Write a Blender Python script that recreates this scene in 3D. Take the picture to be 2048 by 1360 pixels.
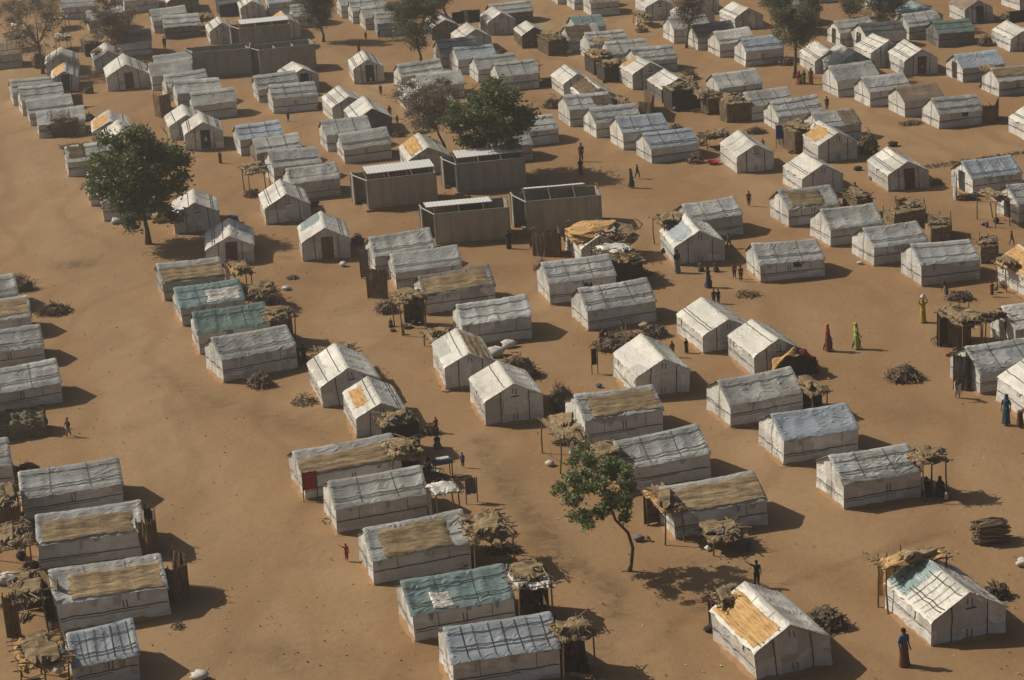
import bpy, bmesh, math, random
import numpy as np
from mathutils import Vector, Matrix, noise
R = math.radians
random.seed(7)
for o in list(bpy.data.objects): bpy.data.objects.remove(o)
SC = bpy.context.scene
COL = SC.collection
# ------------------------------------------------------------------ camera
F, TH, ROLL, H = 4615.0, 0.32124, -0.06504, 42.0
cd = bpy.data.cameras.new('camera'); cam = bpy.data.objects.new('camera', cd); COL.objects.link(cam)
cd.sensor_width = 36.0; cd.lens = F/2048*36.0; cd.clip_start = 1; cd.clip_end = 9000
cam.matrix_world = Matrix.Translation((0, 0, H)) @ Matrix.Rotation(R(90)-TH, 4, 'X') @ Matrix.Rotation(ROLL, 4, 'Z')
SC.camera = cam
SC.render.resolution_x = 1024; SC.render.resolution_y = 680
# ------------------------------------------------------------------ light
SUN_EL, SUN_AZ = R(41), R(158)          # direction towards the sun, angle in the ground plane from +X
w = bpy.data.worlds.new('World'); SC.world = w; w.use_nodes = True
nt = w.node_tree; bg = nt.nodes['Background']
sky = nt.nodes.new('ShaderNodeTexSky'); sky.sky_type = 'NISHITA'; sky.sun_disc = False
sky.sun_elevation = SUN_EL; sky.sun_rotation = R(90)-SUN_AZ; sky.dust_density = 4.0; sky.air_density = 1.0; sky.ozone_density = 1.0
nt.links.new(sky.outputs[0], bg.inputs[0]); bg.inputs[1].default_value = 0.05
sd = bpy.data.lights.new('sun', 'SUN'); sd.energy = 4.8; sd.angle = R(0.6); sd.color = (1.0, 0.91, 0.77)
so = bpy.data.objects.new('sun', sd); COL.objects.link(so)
sv = Vector((math.cos(SUN_AZ)*math.cos(SUN_EL), math.sin(SUN_AZ)*math.cos(SUN_EL), math.sin(SUN_EL)))
so.rotation_euler = sv.to_track_quat('Z', 'Y').to_euler(); so.location = (-60, 60, 80)
SC.view_settings.view_transform = 'Standard'; SC.view_settings.look = 'None'
SC.view_settings.exposure = 0.0; SC.view_settings.gamma = 1.0
SC.render.engine = 'CYCLES'

# ------------------------------------------------------------------ helpers
def gp(px, py, z=0.0):
    """the spot at height z that is seen at (px, py) in the photograph"""
    x, y = px-1024, -(py-680)
    x, y = x*math.cos(ROLL)-y*math.sin(ROLL), x*math.sin(ROLL)+y*math.cos(ROLL)
    d = (x, F*math.cos(TH)+y*math.sin(TH), -F*math.sin(TH)+y*math.cos(TH))
    t = (z-H)/d[2]
    return Vector((d[0]*t, d[1]*t, z))
def ppm(p):                                  # picture scale (pixels per metre) at a spot
    return F/(p.y*math.cos(TH)+(H-p.z)*math.sin(TH))
def rnd(a, b): return random.uniform(a, b)
def ns(x, y, z=0.0): return noise.noise(Vector((x, y, z)))
class MB:
    def __init__(s): s.v = []; s.f = []; s.m = []
    def quad(s, a, b, c, d, m=0):
        n = len(s.v); s.v += [a, b, c, d]; s.f.append((n, n+1, n+2, n+3)); s.m.append(m)
    def tri(s, a, b, c, m=0):
        n = len(s.v); s.v += [a, b, c]; s.f.append((n, n+1, n+2)); s.m.append(m)
    def grid(s, fn, nu, nv, m=0):
        n = len(s.v)
        for j in range(nv+1):
            for i in range(nu+1): s.v.append(tuple(fn(i/nu, j/nv)))
        for j in range(nv):
            for i in range(nu):
                a = n+j*(nu+1)+i; s.f.append((a, a+1, a+nu+2, a+nu+1)); s.m.append(m)
    def box(s, c, d, rot=None, m=0):
        n = len(s.v)
        for k in ((-1,-1,-1),(1,-1,-1),(1,1,-1),(-1,1,-1),(-1,-1,1),(1,-1,1),(1,1,1),(-1,1,1)):
            p = Vector((k[0]*d[0]/2, k[1]*d[1]/2, k[2]*d[2]/2))
            if rot is not None: p = rot @ p
            s.v.append(tuple(p+Vector(c)))
        for q in ((0,3,2,1),(4,5,6,7),(0,1,5,4),(1,2,6,5),(2,3,7,6),(3,0,4,7)):
            s.f.append(tuple(n+i for i in q)); s.m.append(m)
    def tube(s, pts, rad, k=6, m=0):
        pts = [Vector(p) for p in pts]; n = len(s.v)
        for i, p in enumerate(pts):
            d = (pts[min(i+1, len(pts)-1)]-pts[max(i-1, 0)])
            if d.length < 1e-6: d = Vector((0, 0, 1))
            d.normalize(); a = d.orthogonal().normalized() if i == 0 else (a-d*a.dot(d)).normalized()
            b = d.cross(a); r = rad[i] if hasattr(rad, '__len__') else rad
            for j in range(k):
                t = 2*math.pi*j/k; s.v.append(tuple(p+a*math.cos(t)*r+b*math.sin(t)*r))
        for i in range(len(pts)-1):
            for j in range(k):
                s.f.append((n+i*k+j, n+i*k+(j+1)%k, n+(i+1)*k+(j+1)%k, n+(i+1)*k+j)); s.m.append(m)
        s.f.append(tuple(n+j for j in reversed(range(k)))); s.m.append(m)
        s.f.append(tuple(n+(len(pts)-1)*k+j for j in range(k))); s.m.append(m)
    def ball(s, c, r, k=8, m=0, jit=0.0, sd=0.0):
        def fn(u, v):
            t, p = u*2*math.pi, (v-.5)*math.pi
            q = Vector((math.cos(t)*math.cos(p), math.sin(t)*math.cos(p), math.sin(p)))
            q *= 1+jit*noise.noise(q*1.7+Vector((sd, sd, 0)))
            return (c[0]+q.x*r[0], c[1]+q.y*r[1], c[2]+q.z*r[2])
        s.grid(fn, k, max(4, k//2+1), m)
    def build(s, name, mats, parent=None, smooth=False, loc=None, rz=None):
        me = bpy.data.meshes.new(name); me.from_pydata(s.v, [], s.f)
        mats = mats if isinstance(mats, (list, tuple)) else [mats]
        for q in mats: me.materials.append(q)
        me.polygons.foreach_set('material_index', s.m)
        if smooth: me.polygons.foreach_set('use_smooth', [True]*len(s.f))
        me.update()
        o = bpy.data.objects.new(name, me); COL.objects.link(o); o.parent = parent
        if loc is not None: o.location = loc
        if rz is not None: o.rotation_euler.z = rz
        return o
ALL = []
def tag(o, label, cat, group=None, kind=None):
    if label: o['label'] = label
    if cat: o['category'] = cat
    if group: o['group'] = group
    if kind: o['kind'] = kind
    ALL.append(o); return o
def thing(name, loc, label, cat, group=None, rz=0.0):
    o = bpy.data.objects.new(name, None); COL.objects.link(o); o.empty_display_size = .3
    o.location = loc; o.rotation_euler.z = rz
    return tag(o, label, cat, group)

# ------------------------------------------------------------------ materials
def newmat(name, rough=.8, spec=.3):
    m = bpy.data.materials.new(name); m.use_nodes = True
    b = m.node_tree.nodes['Principled BSDF']; b.inputs['Roughness'].default_value = rough
    b.inputs['Specular IOR Level'].default_value = spec
    return m, m.node_tree, b
def N(nt, t, **k):
    n = nt.nodes.new(t)
    for a, v in k.items():
        if a in n.inputs: n.inputs[a].default_value = v
        else: setattr(n, a, v)
    return n
def mixc(nt, fac, a, b, mode='MIX'):
    n = nt.nodes.new('ShaderNodeMix'); n.data_type = 'RGBA'; n.blend_type = mode
    for sock, v in ((n.inputs[0], fac), (n.inputs[6], a), (n.inputs[7], b)):
        if hasattr(v, 'links') or hasattr(v, 'is_linked'): nt.links.new(v, sock)
        elif isinstance(v, (int, float)): sock.default_value = v
        else: sock.default_value = (*v, 1) if len(v) == 3 else v
    return n.outputs[2]
def ramp(nt, src, lo, hi, a=0.0, b=1.0):
    n = nt.nodes.new('ShaderNodeMapRange'); nt.links.new(src, n.inputs[0])
    n.inputs[1].default_value = lo; n.inputs[2].default_value = hi; n.inputs[3].default_value = a; n.inputs[4].default_value = b
    return n.outputs[0]
def objco(nt, scale=(1, 1, 1), rand=40.0):
    tc = nt.nodes.new('ShaderNodeTexCoord'); oi = nt.nodes.new('ShaderNodeObjectInfo')
    mp = nt.nodes.new('ShaderNodeMapping'); mp.inputs['Scale'].default_value = scale
    mu = nt.nodes.new('ShaderNodeMath'); mu.operation = 'MULTIPLY'; mu.inputs[1].default_value = rand
    nt.links.new(oi.outputs['Random'], mu.inputs[0]); nt.links.new(tc.outputs['Object'], mp.inputs[0]); nt.links.new(mu.outputs[0], mp.inputs['Location'])
    return mp.outputs[0], oi.outputs['Random']
def bump(nt, b, h, strength=.4, dist=.05):
    n = nt.nodes.new('ShaderNodeBump'); n.inputs['Strength'].default_value = strength; n.inputs['Distance'].default_value = dist
    nt.links.new(h, n.inputs['Height']); nt.links.new(n.outputs[0], b.inputs['Normal'])
def tarp(name, ca, cb, stain=(.30, .24, .17), amt=.5, cool=(.36, .40, .42)):
    m, nt, b = newmat(name, .45, .4)
    co, r = objco(nt)
    n1 = N(nt, 'ShaderNodeTexNoise', Scale=.9, Detail=5.0, Roughness=.6); nt.links.new(co, n1.inputs[0])
    n2 = N(nt, 'ShaderNodeTexNoise', Scale=4.0, Detail=5.0, Roughness=.75, Distortion=1.5); nt.links.new(co, n2.inputs[0])
    c = mixc(nt, ramp(nt, n1.outputs[0], .38, .66), ca, cb)
    # sheets laid over each other, each a little different in tone
    co2, _ = objco(nt, (.55, .9, .9))
    vo = N(nt, 'ShaderNodeTexVoronoi', Scale=1.0); vo.distance = 'CHEBYCHEV'; vo.inputs['Randomness'].default_value = .55
    nt.links.new(co2, vo.inputs[0])
    sp = nt.nodes.new('ShaderNodeSeparateColor'); nt.links.new(vo.outputs['Color'], sp.inputs[0])
    c = mixc(nt, ramp(nt, sp.outputs[0], .25, .95, 0, .7), c, tuple(x*.55 for x in cb)); c = mixc(nt, ramp(nt, sp.outputs[2], .6, .95, 0, .5), c, tuple(min(.75, x*1.25) for x in ca))
    if name in ('tarp_grey', 'tarp_white'): c = mixc(nt, ramp(nt, sp.outputs[1], .4, 1, 0, .5 if name == 'tarp_grey' else .25), c, cool)
    c = mixc(nt, ramp(nt, n2.outputs[0], .50, .74, 0, amt), c, stain); n5 = N(nt, 'ShaderNodeTexNoise', Scale=1.1, Detail=7.0, Roughness=.72, Distortion=.8); nt.links.new(objco(nt, (.6, 1.6, 1.2), 71.0)[0], n5.inputs[0]); c = mixc(nt, ramp(nt, n5.outputs[0], .46, .66, 0, .5), c, tuple(x*.5+y*.3 for x, y in zip(cb, stain)))
    c = mixc(nt, ramp(nt, r, 0, 1, 0, .35 if name != 'tarp_white' else .15), c, tuple(x*.55 for x in cb))
    nt.links.new(c, b.inputs['Base Color'])
    co3, _ = objco(nt, (.8, 1.5, 1.5))
    n3 = N(nt, 'ShaderNodeTexNoise', Scale=1.7, Detail=3.0, Roughness=.5, Distortion=1.6); n3.noise_type = 'RIDGED_MULTIFRACTAL'; nt.links.new(co3, n3.inputs[0])
    bump(nt, b, n3.outputs[0], .85, .07)
    return m
def straw(name, ca, cb, cc, axis=0):
    m, nt, b = newmat(name, .95, .05)
    s = (24.0, 2.5, 2.5) if axis == 0 else (24.0, 24.0, 1.5)
    co, r = objco(nt, s); co2, _ = objco(nt, (.5, 2.2, 2.2) if axis == 0 else (1, 1, 1)); co4, _ = objco(nt, (1.2, 14, 14) if axis == 0 else (14, 14, 2))
    n1 = N(nt, 'ShaderNodeTexNoise', Scale=1.0, Detail=4.0, Roughness=.7); nt.links.new(co, n1.inputs[0])
    n2 = N(nt, 'ShaderNodeTexNoise', Scale=1.4, Detail=5.0, Roughness=.6); nt.links.new(co2, n2.inputs[0])
    n4 = N(nt, 'ShaderNodeTexNoise', Scale=1.0, Detail=2.0); nt.links.new(co4, n4.inputs[0])
    c = mixc(nt, ramp(nt, n1.outputs[0], .35, .65), ca, cb)
    c = mixc(nt, ramp(nt, n2.outputs[0], .4, .68, 0, .85), c, cc)
    c = mixc(nt, ramp(nt, n4.outputs[0], .40, .54, .65, 0), c, tuple(x*.5 for x in cc))
    c = mixc(nt, ramp(nt, r, 0, 1, 0, .35), c, tuple(x*.6 for x in cc))
    nt.links.new(c, b.inputs['Base Color']); bump(nt, b, n1.outputs[0], .6, .04)
    return m
def plain(name, ca, cb, scale=3.0, rough=.9, stretch=(1, 1, 1), spec=.2, dist=.03):
    m, nt, b = newmat(name, rough, spec)
    co, r = objco(nt, stretch)
    n1 = N(nt, 'ShaderNodeTexNoise', Scale=scale, Detail=5.0, Roughness=.65); nt.links.new(co, n1.inputs[0])
    nt.links.new(mixc(nt, ramp(nt, n1.outputs[0], .3, .7), ca, cb), b.inputs['Base Color'])
    bump(nt, b, n1.outputs[0], .5, dist)
    return m
M = {}
M['white'] = tarp('tarp_white', (.66, .63, .55), (.53, .51, .45), (.38, .32, .24), .5)
M['grey'] = tarp('tarp_grey', (.50, .50, .46), (.33, .33, .305), (.22, .185, .14), .7)
M['wall'] = tarp('tarp_wall', (.68, .665, .61), (.52, .515, .48), (.30, .24, .17), .55)
M['dark'] = tarp('tarp_dark', (.20, .19, .17), (.13, .125, .12), (.10, .08, .06), .5)
M['teal'] = tarp('tarp_teal', (.17, .26, .255), (.23, .31, .295), (.38, .39, .35), .5)
M['green'] = tarp('tarp_green', (.09, .15, .13), (.14, .20, .175), (.30, .32, .28), .5)
M['blue'] = tarp('tarp_blue', (.30, .36, .42), (.38, .43, .46), (.30, .27, .22), .5)
M['brown'] = tarp('tarp_brown', (.20, .14, .09), (.26, .20, .14), (.12, .09, .06), .5)
M['gold'] = straw('straw_gold', (.52, .33, .14), (.62, .42, .20), (.46, .27, .11))
M['mat'] = straw('straw_mat', (.34, .25, .14), (.48, .37, .225), (.21, .15, .085))
M['mat2'] = straw('straw_mat_worn', (.27, .20, .11), (.42, .32, .19), (.17, .12, .07))
M['mat_up'] = straw('woven_screen', (.17, .12, .075), (.25, .18, .11), (.11, .08, .05), 1)
M['thatch'] = straw('thatch_dark', (.14, .105, .07), (.24, .18, .11), (.08, .06, .04))
M['drift'] = plain('drifted_sand', (.29, .175, .09), (.24, .14, .07), 1.5, .97, (1, 1, 1), .1)
M['black'] = plain('black_band', (.035, .033, .03), (.06, .055, .05))
M['dark_open'] = plain('dark_cloth_and_shade', (.03, .027, .025), (.055, .048, .042))  # dark cloth, also the painted shade of doorways and the porch mouth
M['red_door'] = plain('red_brown_cloth', (.10, .035, .025), (.14, .05, .035))
M['wood'] = plain('pole_wood', (.10, .065, .04), (.19, .13, .08), 8)
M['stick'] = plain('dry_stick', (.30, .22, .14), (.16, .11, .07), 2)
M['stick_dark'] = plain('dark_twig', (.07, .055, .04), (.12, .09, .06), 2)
M['bark'] = plain('bark', (.075, .055, .04), (.13, .10, .075), 6)
M['zinc'] = plain('zinc_sheet', (.66, .66, .64), (.50, .50, .48), 2, .45, (1, 9, 1), .5)
M['zinc_dark'] = plain('weathered_panel', (.21, .20, .175), (.29, .275, .24), .7, .8, (3, 3, .8))
M['zinc_tan'] = plain('lit_tan_panel', (.42, .35, .26), (.29, .25, .19), .7, .8, (3, 3, .8))  # tan of the front walls, raised so they look partly sunlit
M['frame'] = plain('galvanised_frame', (.34, .34, .32), (.24, .24, .23), 4, .5)
M['mud'] = plain('mud_plaster', (.21, .135, .08), (.27, .18, .105), 3)
M['skin'] = plain('dark_skin', (.055, .032, .022), (.07, .042, .03), 6, .5)
M['hair'] = plain('black_hair', (.012, .01, .01), (.02, .018, .016), 30)
def cloth(name, c, c2=None):
    M[name] = plain('cloth_'+name, c, c2 or tuple(x*.6 for x in c), 5, .9)
for k, c in dict(red=(.35, .035, .03), rust=(.22, .06, .035), orange=(.60, .16, .04), lime=(.38, .48, .10), yellow=(.45, .33, .03), bluec=(.07, .11, .22), navy=(.03, .045, .09),
                 brownc=(.10, .05, .035), wrapc=(.16, .075, .045), whitec=(.6, .58, .53), darkc=(.035, .03, .028), greyc=(.18, .17, .16), pink=(.45, .18, .17), greenc=(.05, .14, .07), tealc=(.03, .08, .115), royal=(.02, .05, .5)).items(): cloth(k, c)
def leafmat(name, a, b_, trans=.25):
    m, nt, b = newmat(name, .55, .3)
    ge = nt.nodes.new('ShaderNodeNewGeometry')
    nt.links.new(mixc(nt, ge.outputs['Random Per Island'], a, b_), b.inputs['Base Color'])
    b.inputs['Transmission Weight'].default_value = 0
    b.inputs['Subsurface Weight'].default_value = 0
    tr = nt.nodes.new('ShaderNodeBsdfTranslucent'); tr.inputs[0].default_value = (*[x*1.2 for x in b_], 1)
    mx = nt.nodes.new('ShaderNodeMixShader'); mx.inputs[0].default_value = trans
    nt.links.new(b.outputs[0], mx.inputs[1]); nt.links.new(tr.outputs[0], mx.inputs[2])
    nt.links.new(mx.outputs[0], nt.nodes['Material Output'].inputs[0])
    return m
M['leaf'] = leafmat('leaf_dark', (.050, .072, .020), (.115, .145, .045))
M['leaf_young'] = leafmat('leaf_young', (.075, .105, .035), (.17, .20, .085))
M['leaf_dusty'] = leafmat('leaf_dusty', (.085, .085, .05), (.15, .15, .09))
M['leaf_grey'] = leafmat('leaf_grey', (.12, .095, .065), (.19, .155, .11))

# ------------------------------------------------------------------ ground
def build_ground():
    def axis(a, b, st, lo, hi):
        c = list(np.arange(a, b+1e-6, st)); s = st
        while c[-1] < hi: s *= 1.35; c.append(c[-1]+s)
        s = st; l = []; x = a
        while x > lo: s *= 1.35; x -= s; l.append(x)
        return np.array(l[::-1]+c)
    xs = axis(-52, 62, .6, -4000, 4000); ys = axis(66, 300, .6, -300, 8000)
    X, Y = np.meshgrid(xs, ys)
    rngv = np.random.RandomState(3)
    Z = np.zeros_like(X)
    for k in range(14):
        a = rngv.uniform(0, 6.28); wl = rngv.uniform(2.5, 14); ph = rngv.uniform(0, 6.28)
        Z += .010*np.sin((X*math.cos(a)+Y*math.sin(a))*6.283/wl+ph)
    Z = Z*(np.abs(X) < 120)*(Y < 420) - .03
    dark = np.zeros_like(X); light = np.zeros_like(X); rut = np.zeros_like(X)
    def seg(pts, width, arr, amp):
        g = [gp(*p) for p in pts]; best = np.full_like(X, 1e9)
        for a, b in zip(g, g[1:]):
            dx, dy = b.x-a.x, b.y-a.y; t = np.clip(((X-a.x)*dx+(Y-a.y)*dy)/(dx*dx+dy*dy+1e-9), 0, 1)
            best = np.minimum(best, np.hypot(X-a.x-t*dx, Y-a.y-t*dy))
        np.maximum(arr, amp*np.exp(-(best/width)**2), out=arr)
    def blob(px, py, rx, ry, arr, amp):
        c = gp(px, py); s = ppm(c); k = rx/s; kk = ry/s/.42
        arr += amp*np.exp(-((X-c.x)/k)**2-((Y-c.y)/kk)**2)
    seg([(40, 60), (60, 260), (140, 440), (235, 620), (330, 860), (400, 1060), (500, 1420)], 4.2, light, .9)
    for k in range(16):
        o_ = rngv.uniform(-95, 120); a_, b_ = sorted(rngv.uniform(0, 1, 2)); a_ = max(0, a_-.2); b_ = min(1, b_+.2)
        P_ = [(40, 60), (60, 260), (140, 440), (235, 620), (330, 860), (400, 1060), (500, 1420)]
        def at_(t): t *= 5.99; i = int(t); return (P_[i][0]+(P_[i+1][0]-P_[i][0])*(t-i)+o_*(.35+P_[i][1]/1100), P_[i][1]+(P_[i+1][1]-P_[i][1])*(t-i))
        seg([at_(a_+(b_-a_)*q/7) for q in range(8)], rngv.uniform(.2, .45), rut if k % 2 else light, rngv.uniform(.4, .8) if k % 2 else 1.0)
    seg([(1330, 1000), (1450, 1130), (1700, 1240), (1900, 1380)], 1.6, light, .7)
    seg([(600, 60), (680, 130), (1000, 330), (1240, 420), (1560, 600), (1700, 700)], 1.8, light, .6)
    seg([(1080, 40), (1400, 150), (1700, 240), (2000, 300)], 1.8, light, .6)
    seg([(700, 640), (850, 830), (1010, 980), (1130, 1060), (1230, 1180), (1250, 1380)], 2.2, light, .5)
    seg([(1080, 700), (1160, 740), (1400, 820), (1640, 1090)], 2.4, light, .5)
    seg([(1550, 620), (1740, 640), (1950, 880), (2100, 1000)], 3.4, light, .5)
    for dx in (-.012, .012):
        seg([(55, 60), (75, 260), (150+1000*dx, 440), (250+1500*dx, 620), (345+2200*dx, 860), (415+2500*dx, 1060), (520+3400*dx, 1420)], .32, rut, .55)
    seg([(960, 880), (985, 930), (1130, 1120), (1225, 1170), (1240, 1230)], .7, dark, .75)
    seg([(1240, 1230), (1200, 1300), (1140, 1400)], .8, dark, .4)
    seg([(1300, 1300), (1380, 1220), (1540, 1180), (1740, 1110), (1900, 1060)], .25, dark, .6)
    seg([(320, 750), (400, 790), (520, 830), (620, 860)], .9, dark, .45)
    for q in ((150, 528, 55, 16, .9), (250, 855, 40, 12, .5), (560, 1310, 70, 26, .6), (1000, 545, 50, 20, .5), (200, 330, 60, 12, .3), (1080, 1080, 40, 20, .4), (1390, 1120, 50, 10, .5),
              (690, 620, 50, 14, .4), (1800, 830, 80, 30, .35), (640, 1340, 90, 30, .35), (840, 420, 40, 10, .6), (760, 330, 30, 8, .4), (380, 820, 60, 20, .3)): blob(*q[:4], dark, q[4])
    for k in range(60):
        blob(rngv.uniform(0, 2048), rngv.uniform(80, 1340), rngv.uniform(15, 60), rngv.uniform(8, 22), dark, rngv.uniform(.1, .3))
    n = X.size; nx, ny = len(xs), len(ys)
    me = bpy.data.meshes.new('ground')
    idx = np.arange(n).reshape(ny, nx)
    fs = np.stack([idx[:-1, :-1], idx[:-1, 1:], idx[1:, 1:], idx[1:, :-1]], -1).reshape(-1, 4)
    me.from_pydata(np.stack([X, Y, Z], -1).reshape(-1, 3).tolist(), [], fs.tolist())
    at = me.color_attributes.new('wear', 'FLOAT_COLOR', 'POINT')
    at.data.foreach_set('color', np.stack([np.clip(dark, 0, 1), np.clip(light, 0, 1), np.clip(rut, 0, 1), np.ones_like(X)], -1).reshape(-1).astype('f4'))
    me.polygons.foreach_set('use_smooth', [True]*len(me.polygons))
    o = bpy.data.objects.new('ground', me); COL.objects.link(o); o['kind'] = 'structure'
    m, nt, b = newmat('sandy_soil', .97, .1); me.materials.append(m)
    tc = nt.nodes.new('ShaderNodeTexCoord'); at = nt.nodes.new('ShaderNodeAttribute'); at.attribute_name = 'wear'
    sp = nt.nodes.new('ShaderNodeSeparateColor'); nt.links.new(at.outputs['Color'], sp.inputs[0])
    def nz(scale, det=6.0, rough=.6, dist=0.0, st=(1, 1, 1)):
        mp = nt.nodes.new('ShaderNodeMapping'); mp.inputs['Scale'].default_value = st; nt.links.new(tc.outputs['Object'], mp.inputs[0])
        q = N(nt, 'ShaderNodeTexNoise', Scale=scale, Detail=det, Roughness=rough, Distortion=dist); nt.links.new(mp.outputs[0], q.inputs[0]); return q.outputs[0]
    big = nz(.035, 5, .6, .6); mid = nz(.30, 9, .72, .7); swirl = nz(.09, 6, .6, 1.2, (1, .35, 1)); fine = nz(2.6, 8, .75); 
    c = mixc(nt, ramp(nt, big, .36, .62), (0.243, 0.147, 0.072), (0.285, 0.185, 0.096))
    c = mixc(nt, ramp(nt, mid, .42, .62, 0, .55), c, (0.209, 0.120, 0.056))
    c = mixc(nt, ramp(nt, sp.outputs[1], 0, 1, 0, .8), c, (.315, .218, .122))
    c = mixc(nt, ramp(nt, fine, .30, .50, .28, 0), c, (0.144, 0.085, 0.041))
    c = mixc(nt, ramp(nt, fine, .55, .75, 0, .30), c, (0.327, 0.228, 0.122))
    c = mixc(nt, ramp(nt, swirl, .42, .60, .45, 0), c, (.215, .128, .062)); c = mixc(nt, ramp(nt, swirl, .56, .72, 0, .6), c, (.31, .205, .115))
    # faint footpaths and swept patches
    pth = N(nt, 'ShaderNodeTexWave', Scale=.05, Distortion=14.0, Detail=4.0); pth.inputs['Detail Scale'].default_value = .6
    nt.links.new(tc.outputs['Object'], pth.inputs[0])
    c = mixc(nt, ramp(nt, pth.outputs['Fac'], .0, .12, .35, 0), c, (0.190, 0.113, 0.055))
    mu = nt.nodes.new('ShaderNodeMath'); mu.operation = 'MULTIPLY'; nt.links.new(sp.outputs[0], mu.inputs[0]); nt.links.new(ramp(nt, nz(1.1, 8, .75, .6), .36, .62, .15, 1.5), mu.inputs[1])
    c = mixc(nt, ramp(nt, mu.outputs[0], 0, 1, 0, .72), c, (0.091, 0.062, 0.034))
    c = mixc(nt, ramp(nt, sp.outputs[2], 0, 1, 0, .35), c, (0.198, 0.121, 0.061))
    nt.links.new(c, b.inputs['Base Color'])
    ad = nt.nodes.new('ShaderNodeMath'); ad.operation = 'ADD'; nt.links.new(mid, ad.inputs[0]); nt.links.new(fine, ad.inputs[1])
    bump(nt, b, ad.outputs[0], .55, .10)
build_ground()

# ------------------------------------------------------------------ shelters
ORD = ['first', 'second', 'third', 'fourth', 'fifth', 'sixth', 'seventh', 'eighth', 'ninth', 'tenth', 'eleventh', 'twelfth']
# row: where it stands (label), group
ROWS = dict(
 LE=('left edge row'), RD=('row right of the dirt track'), TG=('row behind left green tree'), G1=('gable pair below centre left'),
 G2=('gable pair right of left green tree'), G3=('gable pair left of the latrines'), C1=('row below front latrine'), G4=('gable pair in the centre'),
 C2=('row left of white roofed latrine'), C3=('pair above white roofed latrine'), LM=('with its roof half covered by matting, against the white roofed latrine'),
 G5=('gable pair in the upper middle'), C4=('pair below the upper left latrines'), X1=('with a dark doorway beside the upper left latrine'),
 TR=('row below the upper left latrines'), G6=('gable pair above left green tree'), G7=('gable pair hidden by left green tree'),
 G8=('gable cluster at the upper left bare tree'), UA=('trio at the top left edge'), UB=('pair above the upper left latrines'), UC=('cluster behind the upper left bare trees'),
 UD=('cluster behind the upper left latrines'), UM=('row behind the top middle grey tree'), UO=('cluster at top middle'), UN=('row behind the dark green tree'),
 X2=('with a dark doorway, alone on open ground at upper middle'), UP=('cluster around the bare thorn tree'), M1=('row right of the dark green tree'),
 M0=('gable pair beyond the dark green tree'), M6=('gable pair with straw porch, upper right'), M2=('row behind blue cloth, upper right'),
 M3=('patched cluster at top centre'), M4=('row beside the thin trunk, top right'), M5=('top edge row right of centre'), R1=('row along the right, upper part'),
 R2=('gable row below top right trees'), R3=('cluster under the top right trees'), R4=('cluster at upper right edge'), R5=('gable cluster around blue cloth'),
 R6=('row right of the middle, before straw pens'), R7=('cluster right of the latrines'), R8=('pair in the middle, right of the straw ruin'),
 G9=('gable pair right of the middle'), S1=('row of three at lower right'), S2=('row behind the young tree'), X3=('alone above the young tree'),
 X4=('with gold mat, bottom edge beside the stick heap'), X5=('with teal corner, bottom right before the yellow canopy'), RE=('right edge cluster'), LR=('half collapsed under a straw heap, right of the front latrine'))
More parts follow.
